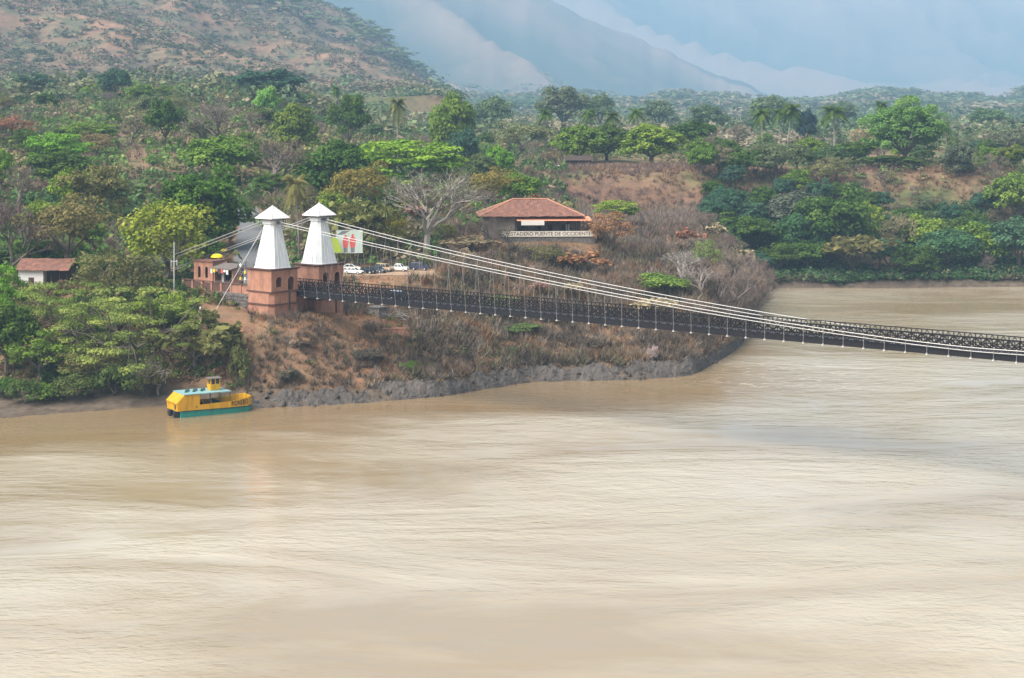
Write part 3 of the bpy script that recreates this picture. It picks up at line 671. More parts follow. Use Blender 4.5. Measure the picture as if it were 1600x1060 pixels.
# goods rack and people on the plaza
kx, ky = at(-14.2, -2.2); rk = thing('goods_rack', 'cluttered rack of white and dark goods left of the tower', 'rack', (kx, ky, 18.25), TH)
for x0 in (-1.3, 1.3): MB().tube([(x0, 0, 0), (x0, 0, 5.2)], 0.07, 5).build('post', M['old_wood'], rk)
for z_ in (1.2, 2.6, 4.0, 5.1): MB().box(-1.5, 1.5, -0.25, 0.25, z_, z_ + 0.08).build('shelf', M['old_wood'], rk)
for i in range(12): MB().dome((-1.1 + (i % 4) * 0.73, 0, 1.3 + (i // 4) * 1.4), 0.3, 0.24, 0.45 + 0.2 * (i % 2), 8, 3).build('goods', cl[(i * 5 + 2) % 6] if i % 2 else M['car_grey'], rk)
kx, ky = at(-7.0, -4.6)
bk = thing('motorcycle', 'dark motorcycle parked against the parapet left of the tower', 'motorcycle', (kx, ky, 18.25), TH)
for xx in (-0.65, 0.65):
    ring = [(xx + 0.3 * math.cos(a), 0, 0.32 + 0.3 * math.sin(a)) for a in np.linspace(0, 2 * math.pi, 13)]
    MB().tube(ring, 0.06, 5).build('wheel', M['rubber'], bk)
MB().hexa([(-0.75, -0.13, 0.6), (0.45, -0.13, 0.5), (0.45, 0.13, 0.5), (-0.75, 0.13, 0.6), (-0.85, -0.1, 0.85), (0.35, -0.14, 0.98), (0.35, 0.14, 0.98), (-0.85, 0.1, 0.85)]).build('body', M['sign_red'], bk)
MB().tube([(0.65, 0, 0.32), (0.4, 0, 1.1), (0.3, -0.35, 1.15)], 0.04, 5).build('handlebar', M['black'], bk)

# people: one continuous skinned body each
def person(loc, face, top, legs, label, group=None, height=1.7, stride=0.12):
    p = thing('person', label, 'person', loc, face, group); k = height / 1.72
    V = [(0, 0, 0.95), (0, 0, 1.18), (0, 0, 1.40), (0, 0, 1.50), (0.02, 0, 1.62), (0.02, 0, 1.70),
         (0, 0.09, 0.90), (stride, 0.10, 0.50), (stride * 0.7, 0.10, 0.07), (stride * 0.7 + 0.14, 0.10, 0.035),
         (0, -0.09, 0.90), (-stride * 0.3, -0.10, 0.50), (-stride, -0.10, 0.07), (-stride + 0.14, -0.10, 0.035),
         (0, 0.19, 1.38), (-0.03, 0.24, 1.12), (0.08, 0.24, 0.88), (0, -0.19, 1.38), (-0.03, -0.24, 1.12), (0.08, -0.24, 0.88)]
    E_ = [(0, 1), (1, 2), (2, 3), (3, 4), (4, 5), (0, 6), (6, 7), (7, 8), (8, 9), (0, 10), (10, 11), (11, 12), (12, 13), (2, 14), (14, 15), (15, 16), (2, 17), (17, 18), (18, 19)]
    R_ = [.14, .13, .15, .055, .095, .07, .085, .06, .04, .035, .085, .06, .04, .035, .06, .042, .035, .06, .042, .035]
    me = bpy.data.meshes.new('body'); me.from_pydata([(a * k, b * k, c * k) for a, b, c in V], E_, [])
    o = link('body', me, p); sk = o.modifiers.new('skin', 'SKIN'); o.modifiers.new('sub', 'SUBSURF').levels = 1
    for i, r in enumerate(R_): me.skin_vertices[0].data[i].radius = (r * k, r * k)
    me.skin_vertices[0].data[0].use_root = True
    bpy.context.view_layer.update()
    m2 = bpy.data.meshes.new_from_object(o.evaluated_get(bpy.context.evaluated_depsgraph_get()))
    o.modifiers.clear(); o.data = m2; m2.materials.clear()
    for q in (M['skin'], top, legs, M['black']): m2.materials.append(q)
    for f in m2.polygons:
        z = f.center.z / k; f.use_smooth = True
        f.material_index = 3 if z > 1.68 or z < 0.08 else (0 if z > 1.47 else (1 if z > 0.93 and not (abs(f.center.y / k) > 0.2 and z < 1.2) else (0 if abs(f.center.y / k) > 0.2 else 2)))
    return p
def on_plaza(lx, ly): x, y = at(lx, ly); return (x, y, 18.25)
person(on_plaza(-5.6, -4.4), 0.6, M['shirt_dark'], M['shirt_dark'], 'person in dark clothes standing on the plaza by the left tower')
person(on_plaza(-8.6, -4.7), 2.0, M['sign_red'], M['shirt_dark'], 'person in a red top on the plaza behind the parapet')
x, y = bw(9.8, 1.3); person((x, y, zb(9.8) + 0.785), TH, M['shirt_dark'], M['shirt_dark'], 'person in dark clothes walking on the bridge beside the right tower')
gx, gy = ppx(313, 360), 360.0
person((gx, gy, float(ground(gx, gy))), 1.0, M['shirt_white'], M['shirt_dark'], 'person in a white top standing under the stone retaining wall')

# utility pole beside the plaza
x, y = ppx(272, 371), 371.0; g = float(ground(x, y)); up = thing('utility_pole', 'thin pale utility pole rising left of the brick parapet', 'pole', (x, y, g))
MB().tube([(0, 0, -0.5), (0, 0, elev(378, 371) - g)], [0.16, 0.09], 6).build('shaft', M['pale_steel'], up)
MB().box(-0.7, 0.7, -0.06, 0.06, elev(409, 371) - g, elev(409, 371) - g + 0.14).build('cross_arm', M['pale_steel'], up)
for xx in (-0.6, 0.6): MB().tube([(xx, 0, elev(409, 371) - g - 0.8), (xx, 0, elev(409, 371) - g + 0.35)], 0.09, 6).build('insulator', M['pale_steel'], up)

# ------------------------------------------------------------------ road up from the plaza and the parking yard
def ribbon(name, pts, w, m, lift=0.05):
    v = []; f = []
    P = [np.array(p) for p in pts]; dense = []
    for a, b in zip(P[:-1], P[1:]):
        for t in np.linspace(0, 1, 12, endpoint=False): dense.append(a + (b - a) * t)
    dense.append(P[-1]); n_ = 7
    for i, p in enumerate(dense):
        t = dense[min(i + 1, len(dense) - 1)] - dense[max(i - 1, 0)]; t = t / np.linalg.norm(t); q = np.array([t[1], -t[0]])
        for k in range(n_):
            c = p + q * (k / (n_ - 1) - 0.5) * w; v.append((c[0], c[1], 0))
    v = np.array(v); v[:, 2] = np.maximum(ground(v[:, 0], v[:, 1]), np.repeat(ground(np.array(dense)[:, 0], np.array(dense)[:, 1]), n_)) + lift
    for i in range(len(dense) - 1):
        for k in range(n_ - 1): f.append((i * n_ + k, i * n_ + k + 1, (i + 1) * n_ + k + 1, (i + 1) * n_ + k))
    return tag(link(name, np_mesh(name, v, np.array(f), m, True)), kind='structure')
ribbon('road', [(ppx(392, 386), 386), (ppx(386, 402), 402), (ppx(386, 432), 432), (ppx(392, 470), 470), (ppx(385, 500), 500)], 6.0, M['asphalt'], 0.25)
ribbon('parking_yard', [(ppx(520, 409), 409), (ppx(600, 411), 411), (ppx(680, 412), 412)], 13.0, M['dirt'], 0.06)

# ------------------------------------------------------------------ vehicles
def vehicle(style, paint, loc, yaw, label, group, name='parked_car', roof_m=None):
    t = thing(name, label, 'pickup' if style == 'pickup' else 'car', loc, yaw, group)
    L, Wd, hh = {'sedan': (4.4, 1.72, 1.45), 'suv': (4.3, 1.75, 1.8), 'pickup': (4.9, 1.75, 1.75)}[style]
    a, b = -L / 2, L / 2; w = Wd / 2
    if style == 'sedan':
        low = [(a, .35), (b - .05, .32), (b, .55), (b - .12, .74), (b - 1.15, .90), (a + .75, .95), (a + .05, .88), (a - .02, .6)]
        cab = [(a + .45, .93), (b - 1.2, .88), (b - 1.95, 1.40), (a + 1.25, 1.43)]; rf = [(a + 1.22, 1.425), (b - 1.92, 1.40), (b - 2.05, 1.45), (a + 1.45, 1.475)]
    elif style == 'suv':
        low = [(a, .45), (b, .42), (b + .02, .7), (b - .05, 1.0), (b - 1.1, 1.06), (a, 1.06), (a - .05, .7)]
        cab = [(a + .05, 1.05), (b - 1.15, 1.05), (b - 1.65, 1.68), (a + .2, 1.72)]; rf = [(a + .15, 1.715), (b - 1.6, 1.68), (b - 1.75, 1.77), (a + .25, 1.80)]
    else:
        low = [(a, .45), (b, .42), (b + .02, .7), (b - .05, 1.0), (b - 1.2, 1.06), (a + 1.9, 1.08), (a, 1.08), (a - .03, .7)]
        cab = [(a + 1.75, 1.06), (b - 1.2, 1.05), (b - 1.75, 1.65), (a + 1.95, 1.66)]; rf = [(a + 1.93, 1.655), (b - 1.7, 1.64), (b - 1.8, 1.72), (a + 2.0, 1.73)]
    def solid(poly, w0, w1, nm, m, par, zs):
        z0, z1 = zs; bb = MB(); n_ = len(poly)
        ww = [w0 + (w1 - w0) * min(1, max(0, (z - z0) / (z1 - z0))) for _, z in poly]
        vs = [(x, -q, z) for (x, z), q in zip(poly, ww)] + [(x, q, z) for (x, z), q in zip(poly, ww)]
        fs = [tuple(range(n_)), tuple(range(n_, 2 * n_))[::-1]] + [(i, n_ + i, n_ + (i + 1) % n_, (i + 1) % n_) for i in range(n_)]
        return bb.add(vs, fs).build(nm, m, par)
    bd = solid(low, w, w - 0.05, 'body', paint, t, (.5, 1.0))
    solid(cab, w - .06, w - .28, 'window', M['glass'], t, (.95, 1.45 if style == 'sedan' else 1.7))
    solid(rf, w - .25, w - .33, 'roof', roof_m or paint, t, (1.4 if style == 'sedan' else 1.65, 1.8))
    pl = MB()
    xs = [cab[0][0] + 0.02, (cab[0][0] + cab[1][0]) / 2, cab[1][0] - 0.02]; xt = [cab[3][0], (cab[3][0] + cab[2][0]) / 2, cab[2][0]]
    for x0, x1 in zip(xs, xt):
        for sg in (-1, 1): pl.bar((x0, sg * (w - .055), cab[0][1]), (x1, sg * (w - .26), cab[2][1] + .02), 0.09, 0.09)
    pl.build('pillar', paint, t)
    for xx in (a + .85, b - .85):
        for sg in (-1, 1):
            wh = MB().tube([(xx, sg * (w - .22), .33), (xx, sg * (w + .01), .33)], .33, 14).build('wheel', M['rubber'], t)
            MB().tube([(xx, sg * (w + .0), .33), (xx, sg * (w + .03), .33)], .19, 10).build('rim', M['pale_steel'], wh)
    for sg in (-1, 1):
        y0, y1 = sorted((sg * (w - .45), sg * (w - .12)))
        MB().box(b - .08, b + .035, y0, y1, .58, .74).build('headlight', M['lamp'], t); MB().box(a - .05, a + .06, y0, y1, .62, .82).build('tail_light', M['tail'], t)
    MB().box(b - .02, b + .06, -w + .05, w - .05, .34, .5).build('bumper', M['car_grey'], t)
    if style == 'pickup': MB().box(a + .12, a + 1.8, -w + .15, w - .15, 1.0, 1.1).build('cargo_bed', M['black'], t)
    return t
def park(px, py, Y, style, paint, yaw, label):
    x = ppx(px, Y); z = float(ground(x, Y)) + 0.07
    return vehicle(style, paint, (x, Y, z), yaw, label, 'cars parked beyond the towers')
park(548, 415, 416.5, 'sedan', M['car_white'], 0.1, 'white sedan in the rear row of the yard, right of the tower')
park(553, 428, 407.5, 'sedan', M['car_white'], -0.35, 'white sedan nearest the right tower, at the front of the yard')
park(576, 428, 409, 'sedan', M['car_black'], -0.75, 'black sedan between the white sedan and a grey one')
park(591, 427, 411, 'sedan', M['car_grey'], -0.75, 'dark grey sedan right of the black sedan in the yard')
park(601, 424, 414, 'suv', M['car_beige'], -0.6, 'beige boxy off-road car beside the white pickup')
park(622, 424, 414.5, 'pickup', M['car_white'], -0.3, 'white pickup truck at the right of the parked row')
park(656, 421, 417, 'suv', M['car_navy'], -0.2, 'dark navy off-road car under the trees, rightmost in the yard')
x, y = bw(29.0, 0.2)
vehicle('suv', M['car_black'], (x, y, zb(29) + 0.80), TH, 'dark car with grey-blue roof driving on the bridge deck', None, 'car', mat('car_roof', (0.25, 0.29, 0.33), 0.3))

# ------------------------------------------------------------------ billboard behind the parking yard
bx, by, bz = P3(546, 395, 424); g = float(ground(bx, by))
bb = thing('billboard', 'pale billboard with two red-shirted figures above the parked cars', 'billboard', (bx, by, g), 0.1)
hb, ht = bz - g, elev(360, 424) - g
MB().box(-3.1, 3.1, 0, 0.12, hb, ht).build('board', M['sign_white'], bb)
for x0 in (-2.4, 2.4): MB().tube([(x0, 0.25, -0.4), (x0, 0.25, ht)], 0.1, 6).build('post', M['iron'], bb)
MB().box(-3.2, 3.2, -0.03, 0.14, hb - 0.14, hb).build('frame', M['pale_steel'], bb)
def fig(x0, k):   # flat printed figures
    q = [(-.55, 0.9), (.55, 0.9), (.75, 2.5), (.55, 3.3), (.25, 3.45), (-.25, 3.45), (-.55, 3.3), (-.75, 2.5)]
    MB().prism([(x0 + a * k, hb + 0.3 + b * k) for a, b in q], lambda a, b, d: (a, d, b), -0.012, -0.004).build('printed_shirt', M['sign_red'], bb)
    MB().prism([(x0 + 0.3 * k * math.cos(t), hb + 0.3 + 3.75 * k + 0.36 * k * math.sin(t)) for t in np.linspace(0, 2 * math.pi, 12, endpoint=False)], lambda a, b, d: (a, d, b), -0.012, -0.004).build('printed_head', M['sign_red'], bb)
    MB().prism([(x0 - .45 * k, hb + 0.05), (x0 + .45 * k, hb + 0.05), (x0 + .5 * k, hb + 0.3 + .9 * k), (x0 - .5 * k, hb + 0.3 + .9 * k)], lambda a, b, d: (a, d, b), -0.012, -0.004).build('printed_legs', M['sign_grey'], bb)
fig(-0.9, 0.95); fig(0.75, 1.0)
MB().prism([(-3.0, ht - 1.2), (-1.7, ht - 0.15), (0.2, ht - 0.1), (-1.2, ht - 0.9)], lambda a, b, d: (a, d, b), -0.012, -0.004).build('printed_shape', M['sign_grey'], bb)
x, y, z = P3(522, 395, 422); g = float(ground(x, y))
lb = thing('lime_banner', 'slanted lime green panel left of the pale billboard', 'banner', (x, y, g))
MB().prism([(-1.6, z - g), (1.9, z - g), (0.7, z - g + 3.4), (-0.6, z - g + 3.6), (-1.6, z - g + 1.5)], lambda a, b, d: (a, d, b), -0.05, 0.05).build('panel', M['sign_lime'], lb)
for x0 in (-1.2, 1.2): MB().tube([(x0, 0.15, -0.3), (x0, 0.15, z - g + 0.6)], 0.08, 6).build('post', M['iron'], lb)
# picket fence behind the cars
fc = thing('picket_fence', 'dark wooden picket fence behind the parked cars', 'fence', (ppx(520, 427), 427, 17.6))
for i in range(64):
    x0 = i * 0.40; h = 1.9 + 0.12 * math.sin(i * 2.3)
    MB().box(x0, x0 + 0.22, -0.05, 0.05, -0.2, h).build('picket', M['old_wood'], fc)
for z_ in (0.5, 1.5): MB().box(-0.1, 25.6, 0.06, 0.14, z_, z_ + 0.12).build('rail', M['dark_wood'], fc)

# ------------------------------------------------------------------ restaurant on the knoll
def hip_roof(parent, w, dpt, rise, ridge, z0, m, ridge_m, over_right=0.0, tile=0.42):
    """four barrel-tiled slopes, each with real ribs and courses"""
    c = [(-w / 2, -dpt / 2), (w / 2 + over_right, -dpt / 2), (w / 2 + over_right, dpt / 2), (-w / 2, dpt / 2)]
    r0, r1 = (-ridge / 2, 0), (ridge / 2, 0)
    for name, A, B, Ct, D in (('front', c[0], c[1], r1, r0), ('side', c[1], c[2], r1, r1), ('back', c[2], c[3], r0, r1), ('side', c[3], c[0], r0, r0)):
        A_, B_, C_, D_ = [np.array([*q, zz]) for q, zz in ((A, z0), (B, z0), (Ct, z0 + rise), (D, z0 + rise))]
        nu = max(8, int(np.linalg.norm(B_ - A_) / tile * 3)); nv = max(6, int(np.linalg.norm((C_ + D_) / 2 - (A_ + B_) / 2) / 0.5 * 2))
        u = np.linspace(0, 1, nu + 1); v = np.linspace(0, 1, nv + 1); U, V = np.meshgrid(u, v)
        Pt = (A_ * (1 - U)[..., None] + B_ * U[..., None]) * (1 - V)[..., None] + (D_ * (1 - U)[..., None] + C_ * U[..., None]) * V[..., None]
        nrm = np.cross(B_ - A_, (C_ + D_) / 2 - (A_ + B_) / 2); nrm = nrm / np.linalg.norm(nrm)
        span = np.linalg.norm(B_ - A_)
        along = ((Pt - A_) @ ((B_ - A_) / span))
        rib = np.abs(np.sin(np.pi * along / tile)) * 0.10
        course = (np.arange(nv + 1) % 2 * 0.06)[:, None]
        wob = (fbm(along * 1.3 + 5, V * 14, 3) - 0.5) * 0.35
        Pt = Pt + nrm * (rib + course + wob)[..., None]
        ii = np.arange(Pt.shape[0] * Pt.shape[1]).reshape(Pt.shape[:2])
        link('roof_slope', np_mesh('roof_slope', Pt.reshape(-1, 3), np.stack([ii[:-1, :-1], ii[:-1, 1:], ii[1:, 1:], ii[1:, :-1]], -1).reshape(-1, 4), m), parent)
    rg = MB()
    for a, b in ((c[0], r0), (c[1], r1), (c[2], r1), (c[3], r0)): rg.tube([(*a, z0 + 0.12), (*b, z0 + rise + 0.14)], 0.2, 6)
    rg.tube([(*r0, z0 + rise + 0.14), (*r1, z0 + rise + 0.14)], 0.22, 6); rg.build('ridge_tiles', ridge_m, parent)
YR = 449.0
rx_, rz_ = ppx(833, YR), 23.5
rs = thing('restaurant', 'long low restaurant with red clay tile hip roof and orange awning above the bank', 'building', (rx_, YR, rz_), math.radians(4))
ez = elev(338, YR) - rz_                                     # eaves
hip_roof(rs, 26.5, 15.0, 3.9, 8.6, ez, M['tile'], M['tile_pale'])
for ch in [o for o in rs.children]: ch.location = (-0.4, 5.5, 0)
M['grey_board'] = mat('grey_board', (0.27, 0.215, 0.18), 0.9, noise=(0.9, 0.9, (0.11, 0.085, 0.075)))
MB().box(-12.4, -4.6, -0.5, -0.2, -1.0, ez).build('wall', M['grey_board'], rs)      # weathered left half
for i in range(9): MB().box(-12.3 + i * 0.88, -11.6 + i * 0.88, -0.58, -0.5, -0.8, ez - 0.1).build('wall_board', M['grey_board'], rs)
MB().box(-12.4, -12.1, -0.2, 11.5, -1, ez).build('wall', M['old_wood'], rs); MB().box(12.0, 12.3, 4.0, 11.5, -1, ez).build('wall', M['old_wood'], rs)
MB().box(-4.6, 12.0, 4.0, 4.3, -1, ez).build('wall', M['grey_board'], rs); MB().box(-12.1, 12.0, 11.2, 11.5, -1, ez).build('wall', M['old_wood'], rs)
for x0 in (1.2, 4.0, 7.4): MB().box(x0, x0 + 1.1, 3.9, 4.0, 0, 2.3).build('door', M['dark_wood'], rs)
MB().box(8.6, 9.6, 3.85, 4.0, 0.6, 2.4).build('door', M['white_wall'], rs)
MB().box(-4.6, 15.2, -1.6, 4.0, -1.2, 0.0).build('terrace_floor', M['concrete'], rs)
for i in range(8): MB().box(-4.3 + i * 2.55, -4.1 + i * 2.55, -1.4, -1.2, 0, ez - 0.6).build('post', M['dark_wood'], rs)
MB().hexa([(-4.2, -2.6, ez - 1.05), (14.6, -2.6, ez - 1.05), (14.2, 1.2, ez - 0.25), (-4.6, 1.2, ez - 0.25), (-4.2, -2.6, ez - 0.98), (14.6, -2.6, ez - 0.98), (14.2, 1.2, ez - 0.18), (-4.6, 1.2, ez - 0.18)]).build('awning', M['orange_awning'], rs)
MB().hexa([(-3.2, -2.75, ez - 2.1), (2.6, -2.75, ez - 2.1), (2.6, -2.65, ez - 2.1), (-3.2, -2.65, ez - 2.1), (-3.2, -2.8, ez - 0.9), (2.6, -2.8, ez - 0.9), (2.6, -2.7, ez - 0.9), (-3.2, -2.7, ez - 0.9)]).build('white_blind', M['white_cloth'], rs)
for i in range(5): MB().box(10.4 + i * 0.95, 10.5 + i * 0.95, -1.7, -1.6, 0, ez - 0.9).build('post', M['dark_wood'], rs)
sgn_ = MB().box(-8.0, 15.4, -1.95, -1.7, -0.25, 1.1).build('sign_wall', M['cream'], rs)
tm = text_mesh('ESTADERO PUENTE DE OCCIDENTE', 1.25, M['letter_dark'], 0.01, width=20.6, bold=0.008)
o = link('lettering', tm, sgn_); o.location = (4.0, -1.965, 0.42); o.rotation_euler = (math.radians(90), 0, 0)
MB().box(-8.0, 15.4, -1.7, -1.3, -4.5, -0.26).build('footing_wall', M['stone_wall'], rs)

# ------------------------------------------------------------------ white house at the left edge
YL = 386.0; hx = ppx(66, YL); hg = float(ground(hx, YL)) - 0.2
hs_ = thing('white_house', 'small white house with red tile roof among trees at the left edge', 'house', (hx, YL, hg), math.radians(-3))
wt = elev(422, YL) - hg
MB().box(-5.2, 0.2, 0, 6, -1.5, wt).build('wall', M['white_wall'], hs_)
MB().box(0.2, 5.4, 2.4, 6, -1.5, wt).build('wall', M['dark_wood'], hs_)
wi = MB().box(-3.0, -1.8, -0.03, 0.0, 0.8, 2.2).build('window', M['brick_dark'], hs_)
for i in range(4): MB().box(-2.95 + i * 0.3, -2.88 + i * 0.3, -0.08, -0.03, 0.8, 2.2).build('window_bar', M['dark_wood'], wi)
for x0 in (1.8, 3.6, 5.2): MB().box(x0, x0 + 0.18, 0.1, 0.28, -1, wt).build('post', M['dark_wood'], hs_)
def gable(parent, x0, x1, y0, ym, z0, zm, y1):
    for ya, za, yb, zb_ in ((y0, z0, ym, zm), (y1, z0, ym, zm)):
        n_u = int((x1 - x0) / 0.14); n_v = 16
        U, V = np.meshgrid(np.linspace(x0, x1, n_u), np.linspace(0, 1, n_v))
        Z = za + (zb_ - za) * V + np.abs(np.sin(np.pi * U / 0.42)) * 0.1 + (np.arange(n_v) % 2 * 0.05)[:, None] + (fbm(U * 1.1, V * 9, 2) - 0.5) * 0.2
        Y_ = ya + (yb - ya) * V; ii = np.arange(U.size).reshape(U.shape)
        link('roof_slope', np_mesh('roof_slope', np.stack([U, Y_, Z], -1).reshape(-1, 3), np.stack([ii[:-1, :-1], ii[:-1, 1:], ii[1:, 1:], ii[1:, :-1]], -1).reshape(-1, 4), M['tile']), parent)
gable(hs_, -5.9, 6.0, -0.9, 4.0, wt - 0.1, wt + 2.0, 7.5)

# ------------------------------------------------------------------ small buildings far back
def far_house(px, py, Y, w, h, roof_m, wall_m, label, name='farm_house'):
    Y = next((q for q in np.arange(Y * 0.9, 1500, 5.0) if float(ground(ppx(px, q), q)) > elev(py, q)), Y)
    x = ppx(px, Y); g = float(ground(x, Y)); z = 0.0
    t = thing(name, label, 'house', (x, Y, g))
    MB().box(-w / 2, w / 2, 0, 6, -1, z + h).build('wall', wall_m, t)
    MB().hexa([(-w / 2 - .6, -.9, z + h), (w / 2 + .6, -.9, z + h), (w / 2 + .6, 6.6, z + h), (-w / 2 - .6, 6.6, z + h), (-w / 2 - .6, 2.8, z + h + 1.7), (w / 2 + .6, 2.8, z + h + 1.7), (w / 2 + .6, 3.1, z + h + 1.7), (-w / 2 - .6, 3.1, z + h + 1.7)]).build('roof', roof_m, t)
    for k in (-0.25, 0.2): MB().box(w * k, w * k + 1.2, -0.05, 0.0, z + 0.6, z + h - 0.5).build('window', M['black'], t)
    return t
far_house(652, 196, 760, 9, 2.6, M['concrete'], M['cream'], 'pale distant farm house beside the tall palm')
far_house(664, 193, 900, 8, 2.4, M['tile'], M['cream'], 'tiny pale house behind the farm house by the palm')
far_house(905, 262, 668, 9, 2.4, M['dark_wood'], M['dark_wood'], 'dark shed under the round trees on the terrace', 'shed')
x, y, z = P3(875, 268, 640); g = float(ground(x, y)); tk = thing('water_tank', 'turquoise water tank on the terrace left of the dark shed', 'tank', (x, y, g))
MB().tube([(0, 0, -0.3), (0, 0, max(z - g, 0) + 1.6)], [1.5, 1.45], 14).build('drum', M['turquoise'], tk); MB().dome((0, 0, max(z - g, 0) + 1.6), 1.5, 1.5, 0.5, 14, 3).build('lid', M['white_wall'], tk)

# low masonry on the slope below the bridge
x, y, z = P3(590, 486, 372); g = float(ground(x, y)); o = MB().box(-1.6, 1.6, -1.2, 1.2, -1.5, 2.0); o.box(-1.75, 1.75, -1.35, 1.35, 2.0, 2.25)
o = o.build('concrete_block', M['stone_wall']); o.location = (x, y, g); o.rotation_euler = (0, 0, TH); tag(o, 'grey concrete block on the slope under the bridge right of the towers', 'block')
x, y, z = P3(606, 498, 364); g = float(ground(x, y)); o = MB().box(-3.4, 3.4, -0.3, 0.3, -1.5, 0.6); o.box(-3.5, 3.5, -0.38, 0.38, 0.6, 0.75)
o = o.build('low_wall', M['brick']); o.location = (x, y, g); o.rotation_euler = (0, 0, 0.1); tag(o, 'short low brick wall on the dry slope below the bridge', 'wall')
x, y = ppx(345, 356), 356.0; o = MB().box(-3.6, 3.6, -0.3, 0.3, -1.5, 0.5); o.box(-3.7, 3.7, -0.4, 0.4, 0.5, 0.65)
o = o.build('low_wall', M['brick_pale']); o.location = (ppx(350, 349), 349, float(ground(ppx(350, 349), 349))); o.rotation_euler = (0, 0, 0.1); tag(o, 'low brick wall on the slope left of the tower plinth', 'wall')

# ------------------------------------------------------------------ yellow and teal ferry
byaw = math.atan2(7.4, 12.1)
sx0, sy0 = -59.3, 321.0
ax, ay = math.cos(byaw), math.sin(byaw)
boat = thing('ferry_boat', 'yellow and teal ferry boat moored under the trees on the left bank', 'boat', (sx0, sy0, 0), byaw)   # x to the bow, y away from the viewer
Lb, Wb = 14.3, 5.4
hull = MB(); secs = [(0, 0, 1.12), (1.0, 0, 1.1), (9.5, 0, 1.0), (13.0, 0.25, 0.98), (Lb - 0.3, 0.9, 0.98)]
vs = []; 
for x0, ins, zt in secs: vs += [(x0, 0.12 + ins, -0.6 if x0 < 12 else -0.1 + (x0 - 12) * 0.1), (x0, Wb - 0.12 - ins, -0.6 if x0 < 12 else -0.1 + (x0 - 12) * 0.1), (x0, Wb - ins, zt), (x0, ins, zt)]
fs = [(0, 1, 2, 3), tuple(len(vs) - 4 + q for q in (3, 2, 1, 0))]
for i in range(len(secs) - 1):
    for q in range(4): fs.append((i * 4 + q, i * 4 + (q + 1) % 4, i * 4 + 4 + (q + 1) % 4, i * 4 + 4 + q))
hull.add(vs, fs).build('hull', M['boat_teal'], boat)
rb = MB()
for (xa, ia, za), (xb, ib, zb2) in zip(secs[:-1], secs[1:]):
    rb.bar((xa, ia - 0.05, za + 0.02), (xb, ib - 0.05, zb2 + 0.02), 0.12, 0.14); rb.bar((xa, Wb - ia + 0.05, za + 0.02), (xb, Wb - ib + 0.05, zb2 + 0.02), 0.12, 0.14)
rb.build('rubbing_strake', M['boat_trim'], boat)
def side(y_, dirn, nm):
    top = {0: 4.0, 1.0: 4.0, 9.5: 2.2, 13.0: 2.6, Lb - 0.3: 2.75}
    b = MB(); pts = [(3.6, 0, 2.05)] + [(x0, ins, top[x0]) for x0, ins, zt in secs[2:]]
    b.hexa([(1.0, y_ , 1.13), (3.6, y_, 1.1), (3.6, y_ + dirn * 0.1, 1.1), (1.0, y_ + dirn * 0.1, 1.13), (1.0, y_, 4.0), (3.6, y_, 3.95), (3.6, y_ + dirn * 0.1, 3.95), (1.0, y_ + dirn * 0.1, 4.0)])
    b.prism([(-0.5, 1.15), (1.0, 1.13), (1.0, 4.0), (0.7, 4.0), (-0.75, 2.55)], lambda a, c, d: (a, y_ + d * dirn, c), 0, 0.1)
    for (xa, ia, za), (xb, ib, zb2) in zip(pts[:-1], pts[1:]):
        ya, yb = y_ + dirn * ia, y_ + dirn * ib
        b.hexa([(xa, ya, 1.06), (xb, yb, 1.06), (xb, yb + dirn * 0.1, 1.06), (xa, ya + dirn * 0.1, 1.06), (xa, ya, za), (xb, yb, zb2), (xb, yb + dirn * 0.1, zb2), (xa, ya + dirn * 0.1, za)])
    return b.build('bulwark', M['boat_yellow'], boat)
near_side = side(0, 1, 'near'); side(Wb, -1, 'far')
MB().hexa([(Lb - 0.4, 0.9, 1.0), (Lb - 0.3, 0.9, 1.0), (Lb - 0.3, Wb - 0.9, 1.0), (Lb - 0.4, Wb - 0.9, 1.0), (Lb - 0.4, 0.9, 2.75), (Lb - 0.3, 0.9, 2.75), (Lb - 0.3, Wb - 0.9, 2.75), (Lb - 0.4, Wb - 0.9, 2.75)]).build('bow_plate', M['boat_yellow'], boat)
for i in range(9):   # boarded sloping stern hood
    y0 = 0.12 + i * (Wb - 0.24) / 9; y1 = y0 + (Wb - 0.24) / 9 - 0.05
    MB().hexa([(-0.80, y0, 2.5), (-0.80, y1, 2.5), (0.75, y1, 3.98), (0.75, y0, 3.98), (-0.86, y0, 2.58), (-0.86, y1, 2.58), (0.7, y1, 4.08), (0.7, y0, 4.08)]).build('hood_board', M['boat_yellow'], boat)
    MB().box(-0.62, -0.5, y0, y1, 1.15, 2.55).build('stern_board', M['boat_yellow'], boat)
MB().box(-0.66, -0.62, 0.8, 1.4, 1.4, 2.2).build('stern_hatch', M['dark_wood'], boat)
en = MB(); en.box(-1.0, -0.05, 0.5, 1.3, -0.3, 1.0); en.tube([(-0.9, 3.0, -0.3), (-0.9, 3.0, 1.1)], 0.3, 8); en.box(-0.8, -0.05, 3.9, 4.7, -0.3, 0.9); en.build('outboard_engine', M['black'], boat)
MB().hexa([(0.6, -0.12, 4.0), (9.6, -0.12, 3.95), (9.6, Wb + 0.12, 3.95), (0.6, Wb + 0.12, 4.0), (0.6, -0.12, 4.14), (9.6, -0.12, 4.09), (9.6, Wb + 0.12, 4.09), (0.6, Wb + 0.12, 4.14)]).build('canopy_roof', M['boat_roof'], boat)
for x0 in (5.6, 7.6, 9.4):
    for y0 in (0.05, Wb - 0.15): MB().box(x0, x0 + 0.1, y0, y0 + 0.1, 2.0, 3.95).build('canopy_post', M['boat_trim'], boat)
